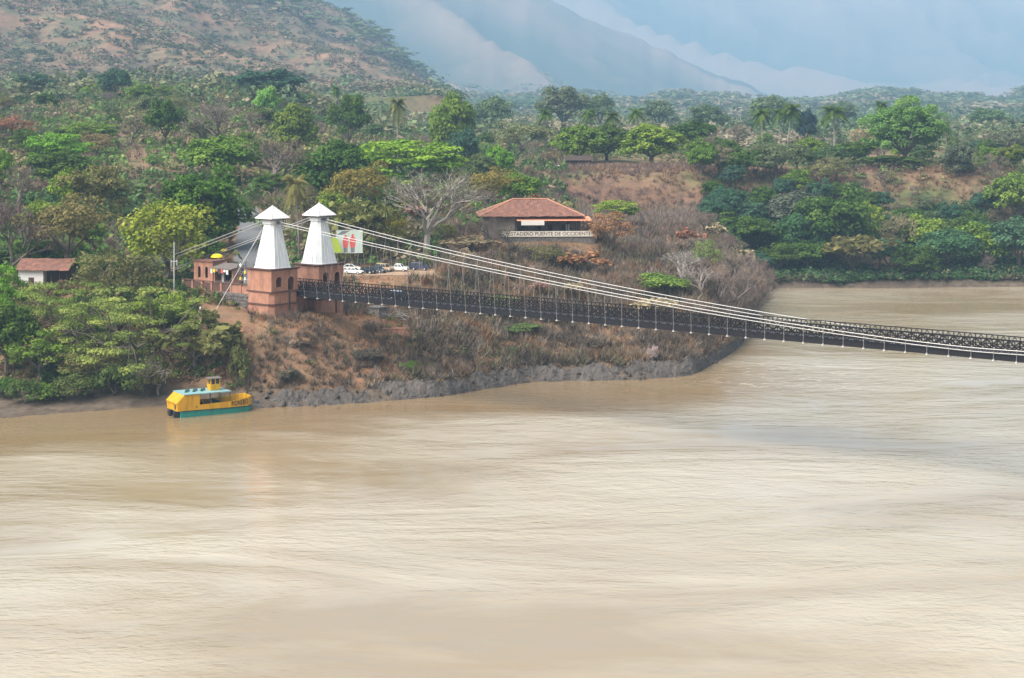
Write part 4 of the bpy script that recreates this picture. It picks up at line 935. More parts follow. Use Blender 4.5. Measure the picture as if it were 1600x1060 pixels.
for x0 in (10.4, 11.6, 12.8): MB().box(x0, x0 + 0.08, 0.5, 0.58, 2.3, 3.1).build('rail_post', M['boat_yellow'], boat)
MB().box(9.8, 13.6, 0.6, Wb - 0.6, 1.1, 1.25).build('fore_deck', M['boat_trim'], boat)
MB().box(3.6, 9.6, 0.2, Wb - 0.2, 1.1, 1.25).build('cabin_floor', M['boat_trim'], boat)
for i in range(3):
    sb = MB(); sb.box(4.4 + i * 1.7, 4.9 + i * 1.7, 0.6, Wb - 0.6, 1.25, 1.7); sb.box(4.35 + i * 1.7, 4.42 + i * 1.7, 0.6, Wb - 0.6, 1.7, 2.3); sb.build('bench', M['boat_yellow'] if i % 2 else M['boat_trim'], boat)
wx, wy = 6.4, 1.9
wh = MB(); wh.box(wx, wx + 1.9, wy, wy + 0.08, 4.14, 5.25); wh.box(wx, wx + 0.08, wy + 0.08, wy + 1.7, 4.14, 5.25); wh.box(wx + 1.82, wx + 1.9, wy + 0.08, wy + 1.7, 4.14, 5.25); wh.box(wx + 0.08, wx + 1.82, wy + 1.62, wy + 1.7, 4.14, 5.25)
for x0, y0 in ((wx, wy), (wx + 0.85, wy), (wx + 1.72, wy), (wx, wy + 1.52), (wx + 1.72, wy + 1.52)): wh.box(x0, x0 + 0.18, y0 - 0.001, y0 + 0.18, 5.25, 6.2)
wh = wh.build('wheelhouse', M['boat_yellow'], boat)
MB().box(wx - 0.25, wx + 2.15, wy - 0.25, wy + 1.95, 6.2, 6.34).build('wheelhouse_roof', M['old_wood'], wh)
MB().box(wx + 0.2, wx + 0.84, wy + 0.05, wy + 0.09, 5.25, 6.18).build('window', M['glass'], wh); MB().box(wx + 1.05, wx + 1.7, wy + 0.05, wy + 0.09, 5.25, 6.18).build('window', M['glass'], wh)
for i in range(6): MB().tube([(1.8 + i * 0.75, 2.2 + (i % 2) * 0.9, 4.14), (1.9 + i * 0.75, 2.4 + (i % 2) * 0.9, 4.6)], [0.3, 0.16], 7).build('roof_cargo', M['boat_trim'], boat)
gx, gy = sx0 + ax * 16 - ay * 7, sy0 + ay * 16 + ax * 7
MB().tube([(Lb - 0.4, 2.7, 2.7), (Lb + 0.8, 5.0, 1.6), (16, 7, float(ground(gx, gy)) + 0.3)], 0.035, 4).build('mooring_rope', M['old_wood'], boat)
tm = text_mesh('PIONERO', 1.25, M['black'], 0.012, width=3.3, bold=0.02, space=1.2)
o = link('lettering', tm, near_side); o.location = (11.35, 0.11, 1.74); o.rotation_euler = (math.radians(90), math.radians(-3.5), math.radians(4.1))
MB().tube([(3.0, -0.012, 1.75), (3.0, 0.0, 1.75)], 0.14, 10).build('porthole', M['black'], near_side)

# ------------------------------------------------------------------ vegetation prototypes
def quads(cen, nrm, size, r, asp=1.6):
    """one leaf-sized quad at each centre, facing nrm"""
    n = len(cen); nrm = nrm / (np.linalg.norm(nrm, axis=1, keepdims=True) + 1e-9)
    a = np.cross(nrm, r.normal(size=(n, 3))); a /= (np.linalg.norm(a, axis=1, keepdims=True) + 1e-9); b = np.cross(nrm, a)
    s = size[:, None]
    v = np.stack([cen - a * s * asp / 2, cen - b * s / 2 + nrm * s * 0.12, cen + a * s * asp / 2, cen + b * s / 2 + nrm * s * 0.12], 1).reshape(-1, 3)
    return v, np.arange(n * 4).reshape(n, 4)
def leaf_cloud(cents, rads, per, size, flat, r, up=0.5, shell=0.55):
    n = len(cents); idx_ = np.repeat(np.arange(n), per)
    d = r.normal(size=(n * per, 3)); d /= np.linalg.norm(d, axis=1, keepdims=True); d[:, 2] = np.where(d[:, 2] < -0.35, -d[:, 2], d[:, 2])
    rad = rads[idx_] * (shell + (1 - shell) * r.random(n * per) ** 0.6) * (1 + 0.15 * r.normal(size=n * per))
    off = d * rad[:, None]; off[:, 2] *= flat
    cen = cents[idx_] + off
    nrm = d * 0.8 + r.normal(size=d.shape) * 0.45 + np.array([0, 0, up])
    sz = size * r.uniform(0.6, 1.4, n * per)
    v, f = quads(cen, nrm, sz, r)
    sh = np.clip(np.repeat(r.normal(0.5, 0.16, n), per) + r.normal(0, 0.16, n * per), 0, 1)
    return v, f, np.repeat(sh, 4)
def limbs(mb, base_r, fork, targets, r, n_main=6, lean=(0, 0), curve=0.25):
    """trunk then main limbs then branches to the clump centres"""
    top = Vector((lean[0], lean[1], fork)); mid = Vector((lean[0] * 0.3 + r.normal() * 0.15, lean[1] * 0.3 + r.normal() * 0.15, fork * 0.5))
    mb.tube([(0, 0, -0.6), mid, top], [base_r * 1.25, base_r, base_r * 0.85], 7)
    T = np.array(targets); ang = np.arctan2(T[:, 1] - lean[1], T[:, 0] - lean[0]); grp = ((ang + np.pi) / (2 * np.pi) * n_main).astype(int) % n_main
    for g in range(n_main):
        q = T[grp == g]
        if len(q) == 0: continue
        c = Vector(q.mean(0)); j = top.lerp(c, 0.55); j.z -= (c - top).length * 0.05
        h = top.lerp(j, 0.5); h.z -= curve * 0.3
        mb.tube([top - Vector((0, 0, 0.1)), h, j], [base_r * 0.6, base_r * 0.45, base_r * 0.32], 5)
        for e in q:
            e = Vector(e); m_ = j.lerp(e, 0.5); m_.z += curve * (e - j).length * 0.25
            mb.tube([j, m_, e], [base_r * 0.26, base_r * 0.17, base_r * 0.06], 4)
PROTO = {}
def reg(kind, w, h, trunk, crown): PROTO.setdefault(kind, []).append((w, h, trunk, crown))
def ell_points(n, rx, rz, zc, r, bias=0.6, low=-0.45):
    out = []
    while len(out) < n:
        p = r.normal(size=3); p /= np.linalg.norm(p)
        if p[2] < low: continue
        k = bias + (1 - bias) * r.random() ** 0.5
        p = p * k * (1 + 0.12 * r.normal())
        q = np.array([p[0] * rx, p[1] * rx, zc + p[2] * rz])
        out.append(q)
    return np.array(out)
def mk_broad(seed, kind, R=5, Hh=10, ncl=42, cr=1.5, per=75, size=0.5, flat=0.75, fork=0.28, low=-0.5, bark='bark', bias=0.6, irregular=0.0):
    r = np.random.default_rng(seed); rz = Hh * (1 - fork) * 0.5; zc = Hh - rz - cr * flat * 0.6
    c = ell_points(ncl, R - cr * 0.8, rz * 0.92, zc, r, bias, low)
    if irregular: c[:, :2] += r.normal(size=(ncl, 2)) * irregular; c[:, 2] += r.normal(size=ncl) * irregular * 0.5
    rad = cr * r.uniform(0.7, 1.25, ncl)
    v, f, sh = leaf_cloud(c, rad, per, size, flat, r)
    cm = np_mesh('crown', v, f, M['leaf'], shade=sh)
    b = MB(); limbs(b, 0.035 * Hh + 0.02, Hh * fork, c[::2], r, 6)
    reg(kind, 2 * R, Hh, b.mesh('trunk', M[bark]), cm)
def mk_umbrella(seed, kind, R=7, Hh=9, ncl=54, cr=1.45, per=120, size=0.30, layers=3, flat=0.32, bark='bark', fork=0.35):
    r = np.random.default_rng(seed); c = []
    for i in range(ncl):
        a = r.uniform(0, 2 * np.pi); q = r.random() ** 0.55; rr = q * (R - cr * 0.6)
        lay = r.integers(0, layers); z = Hh * (0.97 - 0.28 * q * q - 0.16 * lay) - cr * flat + r.normal() * 0.25
        c.append((rr * np.cos(a), rr * np.sin(a), z))
    c = np.array(c); rad = cr * r.uniform(0.7, 1.3, ncl)
    v, f, sh = leaf_cloud(c, rad, per, size, flat, r, up=0.9, shell=0.3)
    b = MB(); limbs(b, 0.035 * Hh, Hh * fork, c[::2], r, 6)
    reg(kind, 2 * R, Hh, b.mesh('trunk', M[bark]), np_mesh('crown', v, f, M['leaf'], shade=sh))
def branchy(seed, Hh=8, spread=0.55, levels=5, kids=3, twigs=5, fork=0.18, rad=0.16):
    """bare limbs as tubes plus fine twigs as slivers"""
    r = np.random.default_rng(seed); mb = MB(); tv = []; tips = []
    def go(p, d, L, rr, lev):
        m_ = p + d * L * 0.5 + Vector(r.normal(size=3)) * L * 0.05; e = p + d * L + Vector(r.normal(size=3)) * L * 0.06
        if lev < levels - 1: mb.tube([p, m_, e], [rr, rr * 0.82, rr * 0.62], 5 if lev < 2 else 3)
        else:
            for _ in range(2): tv.append((p, e, rr))
        if lev >= levels - 1:
            tips.append(e)
            for _ in range(twigs):
                dd = (d + Vector(r.normal(size=3)) * 0.6 + Vector((0, 0, 0.15))).normalized(); s0 = p.lerp(e, r.uniform(0.2, 1)); tv.append((s0, s0 + dd * L * r.uniform(0.5, 1.0), rr * 0.6))
            return
        for k_ in range(kids + (1 if r.random() < 0.4 else 0)):
            dd = (d + Vector((r.normal(), r.normal(), r.normal() * 0.5)) * spread + Vector((0, 0, 0.12))).normalized()
            go(p.lerp(e, r.uniform(0.65, 1.0)), dd, L * r.uniform(0.62, 0.85), rr * 0.6, lev + 1)
    go(Vector((0, 0, -0.4)), Vector((0, 0, 1)), Hh * fork + 0.4, rad, 0)
    n = len(tv); a = np.array([t[0] for t in tv]); e = np.array([t[1] for t in tv]); w = np.array([t[2] for t in tv])[:, None]
    side_ = np.cross(e - a, r.normal(size=(n, 3))); side_ /= (np.linalg.norm(side_, axis=1, keepdims=True) + 1e-9)
    v = np.stack([a - side_ * w, a + side_ * w, e], 1).reshape(-1, 3)
    return mb, v, np.arange(3 * n).reshape(n, 3), np.array(tips), r
def mk_bare(seed, kind, bark='bark', leaves=0, size=0.35, **k):
    mb, v, f, tips, r = branchy(seed, **k)
    allv = np.array(mb.v + [tuple(t) for t in tips]); Hh = allv[:, 2].max(); w = 2 * np.percentile(np.hypot(allv[:, 0], allv[:, 1]), 97)
    if leaves:
        q = np.repeat(tips, leaves, 0) + r.normal(size=(len(tips) * leaves, 3)) * Hh * 0.04
        lv, lf = quads(q, r.normal(size=q.shape) + np.array([0, 0, 0.7]), size * r.uniform(0.6, 1.4, len(q)), r)
        cm = np_mesh('crown', lv, lf, M['leaf'], shade=np.repeat(r.random(len(q)), 4))
        tris = [tuple(t) for t in (np.arange(len(v)).reshape(-1, 3))]; mb.add(v, tris)
        reg(kind, w, Hh, mb.mesh('trunk', M[bark]), cm)
    else:
        reg(kind, w, Hh, mb.mesh('trunk', M[bark]), np_mesh('crown', v, f, M['twig'], shade=np.repeat(r.random(len(f)), 3)))
def mk_palm(seed, kind, Hh=11, nf=38, L=3.0):
    r = np.random.default_rng(seed); b = MB(); lean = r.normal(size=2) * 0.5
    top = Vector((lean[0], lean[1], Hh - L * 0.45)); b.tube([(0, 0, -0.5), (lean[0] * 0.2, lean[1] * 0.2, Hh * 0.4), top], [0.24, 0.18, 0.15], 7)
    vs = []; fs = []; sh = []
    for i in range(nf):
        a = 2 * math.pi * i / nf + r.normal() * 0.15; el = r.uniform(-0.5, 1.25); d = Vector((math.cos(a), math.sin(a), 0))
        pts = []
        for t in np.linspace(0, 1, 10):
            pts.append(top + d * (L * t * math.cos(el * 0.6)) + Vector((0, 0, L * (math.sin(el) * t - 0.62 * t * t))))
        side_ = Vector((-d.y, d.x, 0)); s_ = r.random()
        for k in range(1, 10):
            for sg in (-1, 1):
                p0, p1 = pts[k - 1], pts[k]; ln = 0.75 * math.sin(math.pi * (k / 10) ** 0.7) + 0.15
                for q in (0.0, 0.5):
                    c = p0.lerp(p1, q); c2 = p0.lerp(p1, q + 0.5); tip = c2 + side_ * sg * ln + Vector((0, 0, -0.45 * ln)) + d * 0.25
                    n0 = len(vs); vs += [c, c2, tip]; fs.append((n0, n0 + 1, n0 + 2)); sh += [s_] * 3
    reg(kind, 2 * L, Hh, b.mesh('trunk', M['bark_pale']), np_mesh('crown', np.array(vs), np.array(fs), M['leaf'], shade=np.array(sh)))

for q in range(4): mk_broad(100 + q, 'broad', R=5, Hh=9.5, ncl=50, cr=1.4, per=130, size=0.34, irregular=0.5)
for q in range(3): mk_broad(120 + q, 'dense', R=5, Hh=9, ncl=64, cr=1.3, per=140, size=0.31, fork=0.18, low=-0.8, irregular=0.35)
for q in range(3): mk_umbrella(140 + q, 'umbrella', R=7, Hh=8.5)
for q in range(3): mk_broad(160 + q, 'airy', R=5, Hh=9, ncl=40, cr=1.35, per=80, size=0.24, flat=0.6, fork=0.3, irregular=0.8, bias=0.45)
for q in range(2): mk_broad(180 + q, 'feathery', R=5.5, Hh=10, ncl=64, cr=1.1, per=75, size=0.30, flat=1.15, fork=0.22, irregular=0.5, low=-0.6)
for q in range(4): mk_bare(200 + q, 'bare', levels=6, kids=3, twigs=4, spread=0.5, fork=0.17, rad=0.17)
for q in range(3): mk_bare(220 + q, 'dry', leaves=7, levels=5, kids=3, twigs=5, size=0.33, spread=0.55, fork=0.17, rad=0.15)
mk_bare(240, 'pale_bare', 'bark_pale', levels=6, kids=3, twigs=3, spread=0.5, fork=0.2, rad=0.17)
mk_bare(241, 'dead', 'bark_pale', levels=5, kids=3, twigs=2, spread=0.95, fork=0.08, rad=0.07)
for q in range(2): mk_broad(260 + q, 'bush', R=2.2, Hh=2.6, ncl=30, cr=0.7, per=90, size=0.15, flat=0.8, fork=0.08, low=-0.3, irregular=0.2)
for q in range(3): mk_palm(280 + q, 'palm', Hh=11)
mk_umbrella(300, 'river_tree', R=13, Hh=12, ncl=120, cr=1.8, per=150, size=0.22, layers=6, flat=0.30, fork=0.3)
mk_umbrella(301, 'river_tree', R=10, Hh=12, ncl=90, cr=1.7, per=150, size=0.22, layers=6, flat=0.32, fork=0.3)
mk_broad(310, 'shade_tree', R=12.5, Hh=24, ncl=190, cr=2.1, per=170, size=0.42, flat=0.75, fork=0.16, irregular=0.9, low=-0.8, bias=0.5)

TREES = []
def tree(kind, px, Y, ytop, wpx, col, label, group=None, var=None, name=None, hmax=None, cat='tree'):
    x = ppx(px, Y); g = float(ground(x, Y)); h = max(elev(ytop, Y) - g, 1.2)
    if hmax: h = min(h, hmax)
    w = wpx * Y / F
    pr = PROTO[kind]; w0, h0, tm_, cm_ = pr[(var if var is not None else rng.integers(len(pr))) % len(pr)]
    t = thing(name or ('bare_tree' if kind in ('bare', 'pale_bare', 'dead', 'dry') else 'tree'), label, cat, (x, Y, g), rng.uniform(0, 6.28), group)
    t.scale = (w / w0, w / w0, h / h0)
    a = link('trunk', tm_, t); c = link('crown', cm_, t)
    c.color = (*[float(np.clip(q * (1 + rng.normal() * 0.05), 0, 1)) for q in col], 1)
    TREES.append((px, Y, wpx)); return t
DARK = (0.054, 0.092, 0.019); MID = (0.099, 0.150, 0.024); BRI = (0.113, 0.213, 0.025); OLI = (0.118, 0.118, 0.042); YEL = (0.20, 0.21, 0.035)
GOLD = (0.15, 0.12, 0.035); GRN = (0.134, 0.194, 0.027); BLU = (0.042, 0.085, 0.05); TWG = (0.26, 0.205, 0.165); TWR = (0.24, 0.155, 0.115); RUS = (0.21, 0.115, 0.065); GREY = (0.30, 0.255, 0.225); BEI = (0.26, 0.215, 0.13)
# --- trees on the left river bank
tree('river_tree', 213, 346, 440, 265, (0.155, 0.19, 0.045), 'wide spreading green tree with dark forked trunk above the ferry boat', var=0)
tree('river_tree', 112, 353, 425, 180, (0.125, 0.165, 0.038), 'layered green tree left of the wide tree over the boat', var=1)
tree('airy', 180, 364, 388, 150, OLI, 'tall thin-leaved olive tree behind the layered riverbank trees', var=0)
tree('dry', 305, 343, 492, 130, OLI, 'half-bare tree with pale branches overhanging the boat', var=0)
tree('airy', 335, 343, 515, 80, OLI, 'sparse olive tree on the slope below the stone wall', var=1)
tree('broad', 10, 347, 470, 100, DARK, 'dark shaded tree at the left edge of the riverbank', var=2)
tree('umbrella', 4, 358, 408, 85, BRI, 'bright green tree at the left edge beside the white house', var=0)
tree('airy', 62, 343, 515, 110, MID, 'low green tree leaning over the mud bank at left', var=1)
tree('airy', 140, 341, 545, 110, OLI, 'low layered tree at the water edge left of the boat', var=1)
tree('umbrella', 258, 356, 455, 105, GRN, 'bright flat-topped tree under the brick parapet', var=2)
tree('dead', 250, 339, 552, 110, GREY, 'tangle of dead pale branches hanging over the boat', var=0)
tree('bush', 72, 333, 598, 60, MID, 'small green bush on the mud flat at left', name='bush', cat='bush')
tree('bush', 5, 336, 590, 50, DARK, 'dark bush on the mud flat at the left edge', name='bush', cat='bush')
# --- around the plaza
tree('feathery', 262, 388, 312, 150, YEL, 'bright yellow-green feathery tree behind the brick kiosk', var=0)
tree('dense', 318, 430, 262, 140, DARK, 'large dark green rounded tree left of the towers', var=0)
tree('airy', 105, 398, 302, 145, OLI, 'olive tree with yellowish tips behind the white house', var=2)
tree('bare', 22, 396, 298, 115, (0.20, 0.15, 0.14), 'purplish leafless tree behind the white house', var=1)
tree('broad', 62, 402, 375, 85, DARK, 'dark shrub-like tree just behind the white house roof', var=3)
tree('palm', 467, 418, 268, 52, (0.13, 0.12, 0.04), 'yellowish palm between the two white towers', 'palms', 0, 'palm_tree')
tree('pale_bare', 668, 434, 262, 160, GREY, 'big leafless tree with pale trunk left of the restaurant', var=0)
tree('dry', 560, 432, 312, 90, OLI, 'half-leafless olive tree behind the billboard', var=1)
tree('dry', 735, 436, 370, 80, BEI, 'bushy dry tree in front of the restaurant wall', var=2)
tree('bare', 440, 437, 300, 95, BEI, 'leafless brownish tree behind the left tower', var=0)
tree('airy', 600, 438, 330, 80, YEL, 'yellowish thin tree behind the picket fence', var=1)
# --- left woods, the ones that stand out
for a in [
 ('umbrella', 88, 560, 203, 115, BRI, 'bright green flat-topped tree in the left woods'),
 ('broad', 92, 525, 236, 105, DARK, 'dark green tree directly below the bright flat-topped one'),
 ('umbrella', 142, 625, 188, 100, MID, 'olive-green spreading tree above and right of the bright flat-topped tree'),
 ('bare', 342, 610, 158, 125, (0.25, 0.19, 0.175), 'large rounded leafless grey-pink tree in the left woods'),
 ('bare', 205, 640, 183, 80, TWR, 'leafless reddish tree above the dirt clearing'),
 ('broad', 258, 630, 158, 62, DARK, 'dark green tree left of the large leafless one'),
 ('broad', 345, 545, 212, 120, MID, 'green tree just below the large leafless grey-pink tree'),
 ('bare', 432, 525, 212, 130, (0.22, 0.17, 0.125), 'brown leafless spreading tree above the left tower'),
 ('umbrella', 148, 470, 252, 120, OLI, 'olive spreading tree left of the dark rounded tree'),
 ('broad', 112, 482, 262, 62, GRN, 'small fresh green tree beside the olive spreading tree'),
 ('dense', 462, 660, 164, 85, MID, 'compact green tree upper centre-left of the woods'),
 ('dense', 418, 770, 137, 46, (0.13, 0.25, 0.05), 'small round light green tree below the brown hill'),
 ('broad', 418, 930, 107, 115, BLU, 'large bluish dark tree at the foot of the brown hill'),
 ('broad', 178, 900, 107, 52, BLU, 'dark bluish tree at the hill foot, left of centre'),
 ('umbrella', 55, 900, 113, 75, BLU, 'dark flat-topped tree at the hill foot by the left edge'),
 ('dense', 528, 525, 213, 115, DARK, 'dark green tree left of the long bright green canopy'),
 ('umbrella', 635, 560, 214, 225, BRI, 'very wide bright green canopy tree in the middle of the woods'),
 ('dense', 706, 740, 140, 78, MID, 'rounded green tree right of the tall lone palm'),
 ('airy', 566, 470, 250, 100, GOLD, 'golden olive tree above the right tower'),
 ('airy', 762, 505, 260, 95, GOLD, 'golden-brown tree behind the restaurant roof'),
 ('broad', 808, 520, 268, 75, MID, 'green tree right behind the restaurant roof ridge'),
 ('broad', 724, 640, 198, 55, BLU, 'dark bluish tree right of the wide green canopy'),
 ('dense', 776, 625, 226, 52, BRI, 'small bright green tree near the terrace rim'),
 ('airy', 815, 760, 190, 110, (0.13, 0.145, 0.06), 'pale sparse tree left of the terrace palms'),
 ('broad', 545, 720, 150, 62, DARK, 'dark tree left of the tall lone palm'),
 ('bare', 30, 480, 255, 75, TWG, 'grey leafless tree at the left edge of the woods'),
 ('airy', 20, 640, 178, 90, RUS, 'russet brown tree at the left edge below the hill'),
 ('broad', 2, 520, 232, 45, BRI, 'bright green tree cut by the left edge of the woods'),
 ('bare', 640, 500, 275, 90, (0.22, 0.18, 0.15), 'leafless purplish tree in front of the wide green canopy'),
 # terrace
 ('dense', 905, 692, 192, 92, MID, 'rounded green tree on the terrace beside the dark shed'),
 ('dense', 948, 700, 191, 78, DARK, 'darker rounded tree between two green ones on the terrace'),
 ('dense', 1018, 684, 195, 112, GRN, 'rounded green tree above the brown cliff edge'),
 ('broad', 1082, 740, 188, 84, DARK, 'dark green tree at the right end of the brown cliff'),
 ('bare', 1150, 780, 192, 42, TWR, 'small brown leafless tree on the terrace'),
 ('broad', 1132, 690, 214, 50, DARK, 'dark small tree right of the cliff on the terrace'),
 ('airy', 1215, 640, 217, 95, (0.10, 0.115, 0.055), 'tall thin olive tree with visible stems on the bluff'),
 ('dense', 1262, 700, 213, 60, MID, 'green tree behind the thin olive tree under the palms'),
 ('broad', 1260, 780, 170, 34, (0.03, 0.05, 0.06), 'slate-dark small tree between the terrace palms'),
 ('broad', 1332, 675, 222, 65, DARK, 'dark tree left of the tall bright shade tree'),
 ('airy', 1345, 760, 198, 45, BEI, 'beige dry tree behind the terrace palms'),
 ('broad', 1400, 660, 243, 90, DARK, 'dark tree under the tall bright shade tree'),
 ('dense', 1496, 645, 223, 52, (0.085, 0.115, 0.065), 'greyish green columnar bush tree right of the tall shade tree'),
 ('airy', 1575, 790, 198, 95, (0.11, 0.115, 0.075), 'pale olive tree at the right edge of the terrace'),
 ('broad', 1538, 800, 220, 60, BLU, 'bluish dark tree left of the pale olive tree at the right edge'),
 ('broad', 1592, 612, 268, 105, MID, 'big green tree hanging over the bluff at the right edge'),
 # far bank
 ('dense', 1152, 568, 334, 95, DARK, 'dark tree with lighter top at the river bend'),
 ('dense', 1300, 578, 298, 135, DARK, 'largest dense dark green tree on the far bank'),
 ('broad', 1198, 575, 342, 90, DARK, 'dark tree left of the largest dense tree on the far bank'),
 ('broad', 1252, 572, 335, 85, (0.04, 0.085, 0.035), 'shaggy dark tree touching the largest far bank tree'),
 ('dense', 1360, 592, 318, 52, GRN, 'small bright green round tree right of the largest far bank tree'),
 ('airy', 1402, 580, 330, 68, (0.16, 0.135, 0.08), 'beige-olive tree among the green far bank trees'),
 ('broad', 1446, 580, 334, 75, GRN, 'fresh green tree right of the beige tree on the far bank'),
 ('broad', 1232, 605, 300, 110, (0.075, 0.085, 0.06), 'grey-green tree halfway up the far bluff'),
 ('broad', 1482, 565, 358, 95, (0.05, 0.10, 0.045), 'green tree near the water on the far bank at right'),
 ('broad', 1535, 570, 348, 85, MID, 'green tree on the far bank second from the right edge'),
 ('broad', 1592, 566, 338, 110, (0.05, 0.10, 0.05), 'green tree on the far bank at the right edge'),
 ('dry', 1335, 559, 368, 90, OLI, 'thin dry tree standing before the dark far bank trees'),
 ('dense', 1422, 556, 380, 62, DARK, 'dark conical tree at the far water edge'),
 # headland
 ('airy', 955, 444, 330, 75, RUS, 'rust-coloured bushy tree right of the restaurant'),
 ('airy', 935, 452, 345, 50, RUS, 'smaller rust-coloured tree at the restaurant corner'),
 ('bush', 1030, 408, 428, 100, (0.11, 0.165, 0.035), 'bright green flat bush-like tree just above the bridge cables'),
 ('umbrella', 965, 530, 311, 85, GRN, 'green flat tree at the foot of the brown cliff'),
 ('airy', 1105, 440, 374, 48, (0.14, 0.18, 0.06), 'pale green tree among the leafless trees of the headland'),
 ('airy', 858, 428, 384, 60, OLI, 'olive bush tree under the restaurant sign'),
 ('dry', 905, 424, 394, 80, RUS, 'reddish dry tree on the slope under the restaurant sign'),
 ('pale_bare', 1065, 420, 392, 80, (0.36, 0.29, 0.25), 'pale-limbed leafless tree on the headland'),
 ('pale_bare', 1095, 411, 415, 70, (0.36, 0.29, 0.25), 'pale leaning leafless tree near the headland tip'),
 ('bare', 1150, 432, 412, 95, TWG, 'leafless grey tree at the very tip of the headland'),
 ('bare', 1125, 418, 420, 90, TWG, 'leafless tree beside the tip of the headland'),
 ('dead', 634, 372, 482, 85, GREY, 'dead tree with radiating pale branches below the bridge deck'),
 ]: tree(a[0], a[1], a[2], a[3], a[4], a[5], a[6])
tree('shade_tree', 1414, 672, 151, 128, (0.105, 0.185, 0.045), 'tall bright green shade tree standing out on the right bluff', var=0)
for px, yt, Y, w, lab in [(621, 148, 640, 34, 'tall lone palm with thin trunk in the middle of the woods'), (852, 168, 760, 32, 'leftmost palm on the terrace'),
  (925, 168, 790, 30, 'palm behind the round green trees, first of three'), (963, 172, 780, 32, 'palm behind the round green trees, middle of three'), (1000, 166, 780, 34, 'palm behind the round green trees, last of three'),
  (1191, 166, 720, 36, 'left palm of the bluff-top trio'), (1230, 159, 715, 42, 'middle bushy palm of the bluff-top trio'), (1304, 163, 700, 50, 'right palm of the bluff-top trio, beside the shade tree'),
  (1480, 188, 720, 24, 'small palm right of the tall shade tree'), (1377, 154, 730, 26, 'palm top showing behind the tall shade tree'), (524, 132, 900, 18, 'tiny distant palm under the brown hill'), (1218, 168, 760, 26, 'slim palm tucked between the bluff-top palms')]:
    tree('palm', px, Y, yt, w, DARK if px != 621 else OLI, lab, 'palms', None, 'palm_tree')
for px, Y, yt, w, col, lab in [(815, 383, 505, 85, (0.085, 0.12, 0.04), 'green bush on the dry slope under the middle of the bridge'), (480, 348, 545, 40, (0.10, 0.07, 0.05), 'dark dry bush below the tower plinth'),
  (930, 378, 530, 60, (0.09, 0.075, 0.05), 'dark bush above the rocks under the bridge'), (640, 352, 565, 40, MID, 'small green bush low on the dry slope'), (455, 340, 575, 40, (0.09, 0.08, 0.06), 'dark bush just above the rocks right of the boat'),
  (575, 350, 545, 60, (0.085, 0.07, 0.055), 'brown bush in the middle of the dry slope'), (1020, 372, 540, 22, GREY, 'pale stump-like bush near the headland rocks'), (375, 338, 540, 40, OLI, 'olive bush on the slope right of the boat cabin')]:
    tree('bush', px, Y, yt, w, col, lab, name='bush', cat='bush')

for px, Y, yt, w, lab in [(880, 1200, 137, 84, 'large hazy spreading tree beyond the terrace, above the round trees'), (938, 1260, 146, 46, 'smaller hazy tree right of the large hazy spreading one'), (1205, 1300, 150, 70, 'hazy wide tree behind the bluff-top palms'), (1110, 1150, 163, 60, 'hazy tree on the plain right of the cliff'), (1545, 1200, 168, 66, 'hazy tree on the plain at the far right'), (765, 1150, 152, 70, 'hazy tree on the plain right of the rounded green one'), (1030, 1300, 158, 60, 'hazy tree behind the last of three palms'), (1310, 1350, 158, 60, 'hazy tree behind the right bluff palm')]:
    tree('broad', px, Y, yt, w, (0.085, 0.125, 0.055), lab)
for px, Y, yt, w, col, lab in [(180, 337, 570, 70, (0.09, 0.125, 0.035), 'green bush overhanging the mud just left of the boat'), (110, 334, 585, 70, (0.075, 0.105, 0.03), 'leafy bush at the water edge below the layered tree'), (232, 338, 575, 50, (0.11, 0.115, 0.045), 'olive bush behind the stern of the boat'), (40, 331, 592, 60, (0.07, 0.10, 0.03), 'low dark bush near the left corner of the mud bank')]:
    tree('bush', px, Y, yt, w, col, lab, name='bush', cat='bush')
for px, Y, yt, w, col, lab in [(1172, 446, 418, 70, TWG, 'leafless tree leaning over the water right of the headland tip'), (1182, 470, 412, 60, (0.30, 0.25, 0.21), 'pale leafless tree behind the leaning tip tree'), (1160, 480, 395, 80, TWG, 'broad leafless tree up the slope from the headland tip'), (1188, 505, 405, 50, TWR, 'leafless reddish tree where the bend hides the water'), (1140, 455, 392, 80, (0.28, 0.23, 0.19), 'grey leafless tree inland of the headland tip'), (1080, 470, 368, 90, TWG, 'wide grey leafless tree in the middle of the headland')]:
    tree('bare', px, Y, yt, w, col, lab)
tree('bare', 766, 442, 340, 60, TWG, 'twiggy leafless tree against the left wall of the restaurant')
tree('bare', 796, 441, 352, 50, (0.24, 0.20, 0.15), 'small leafless tree before the left end of the restaurant sign')
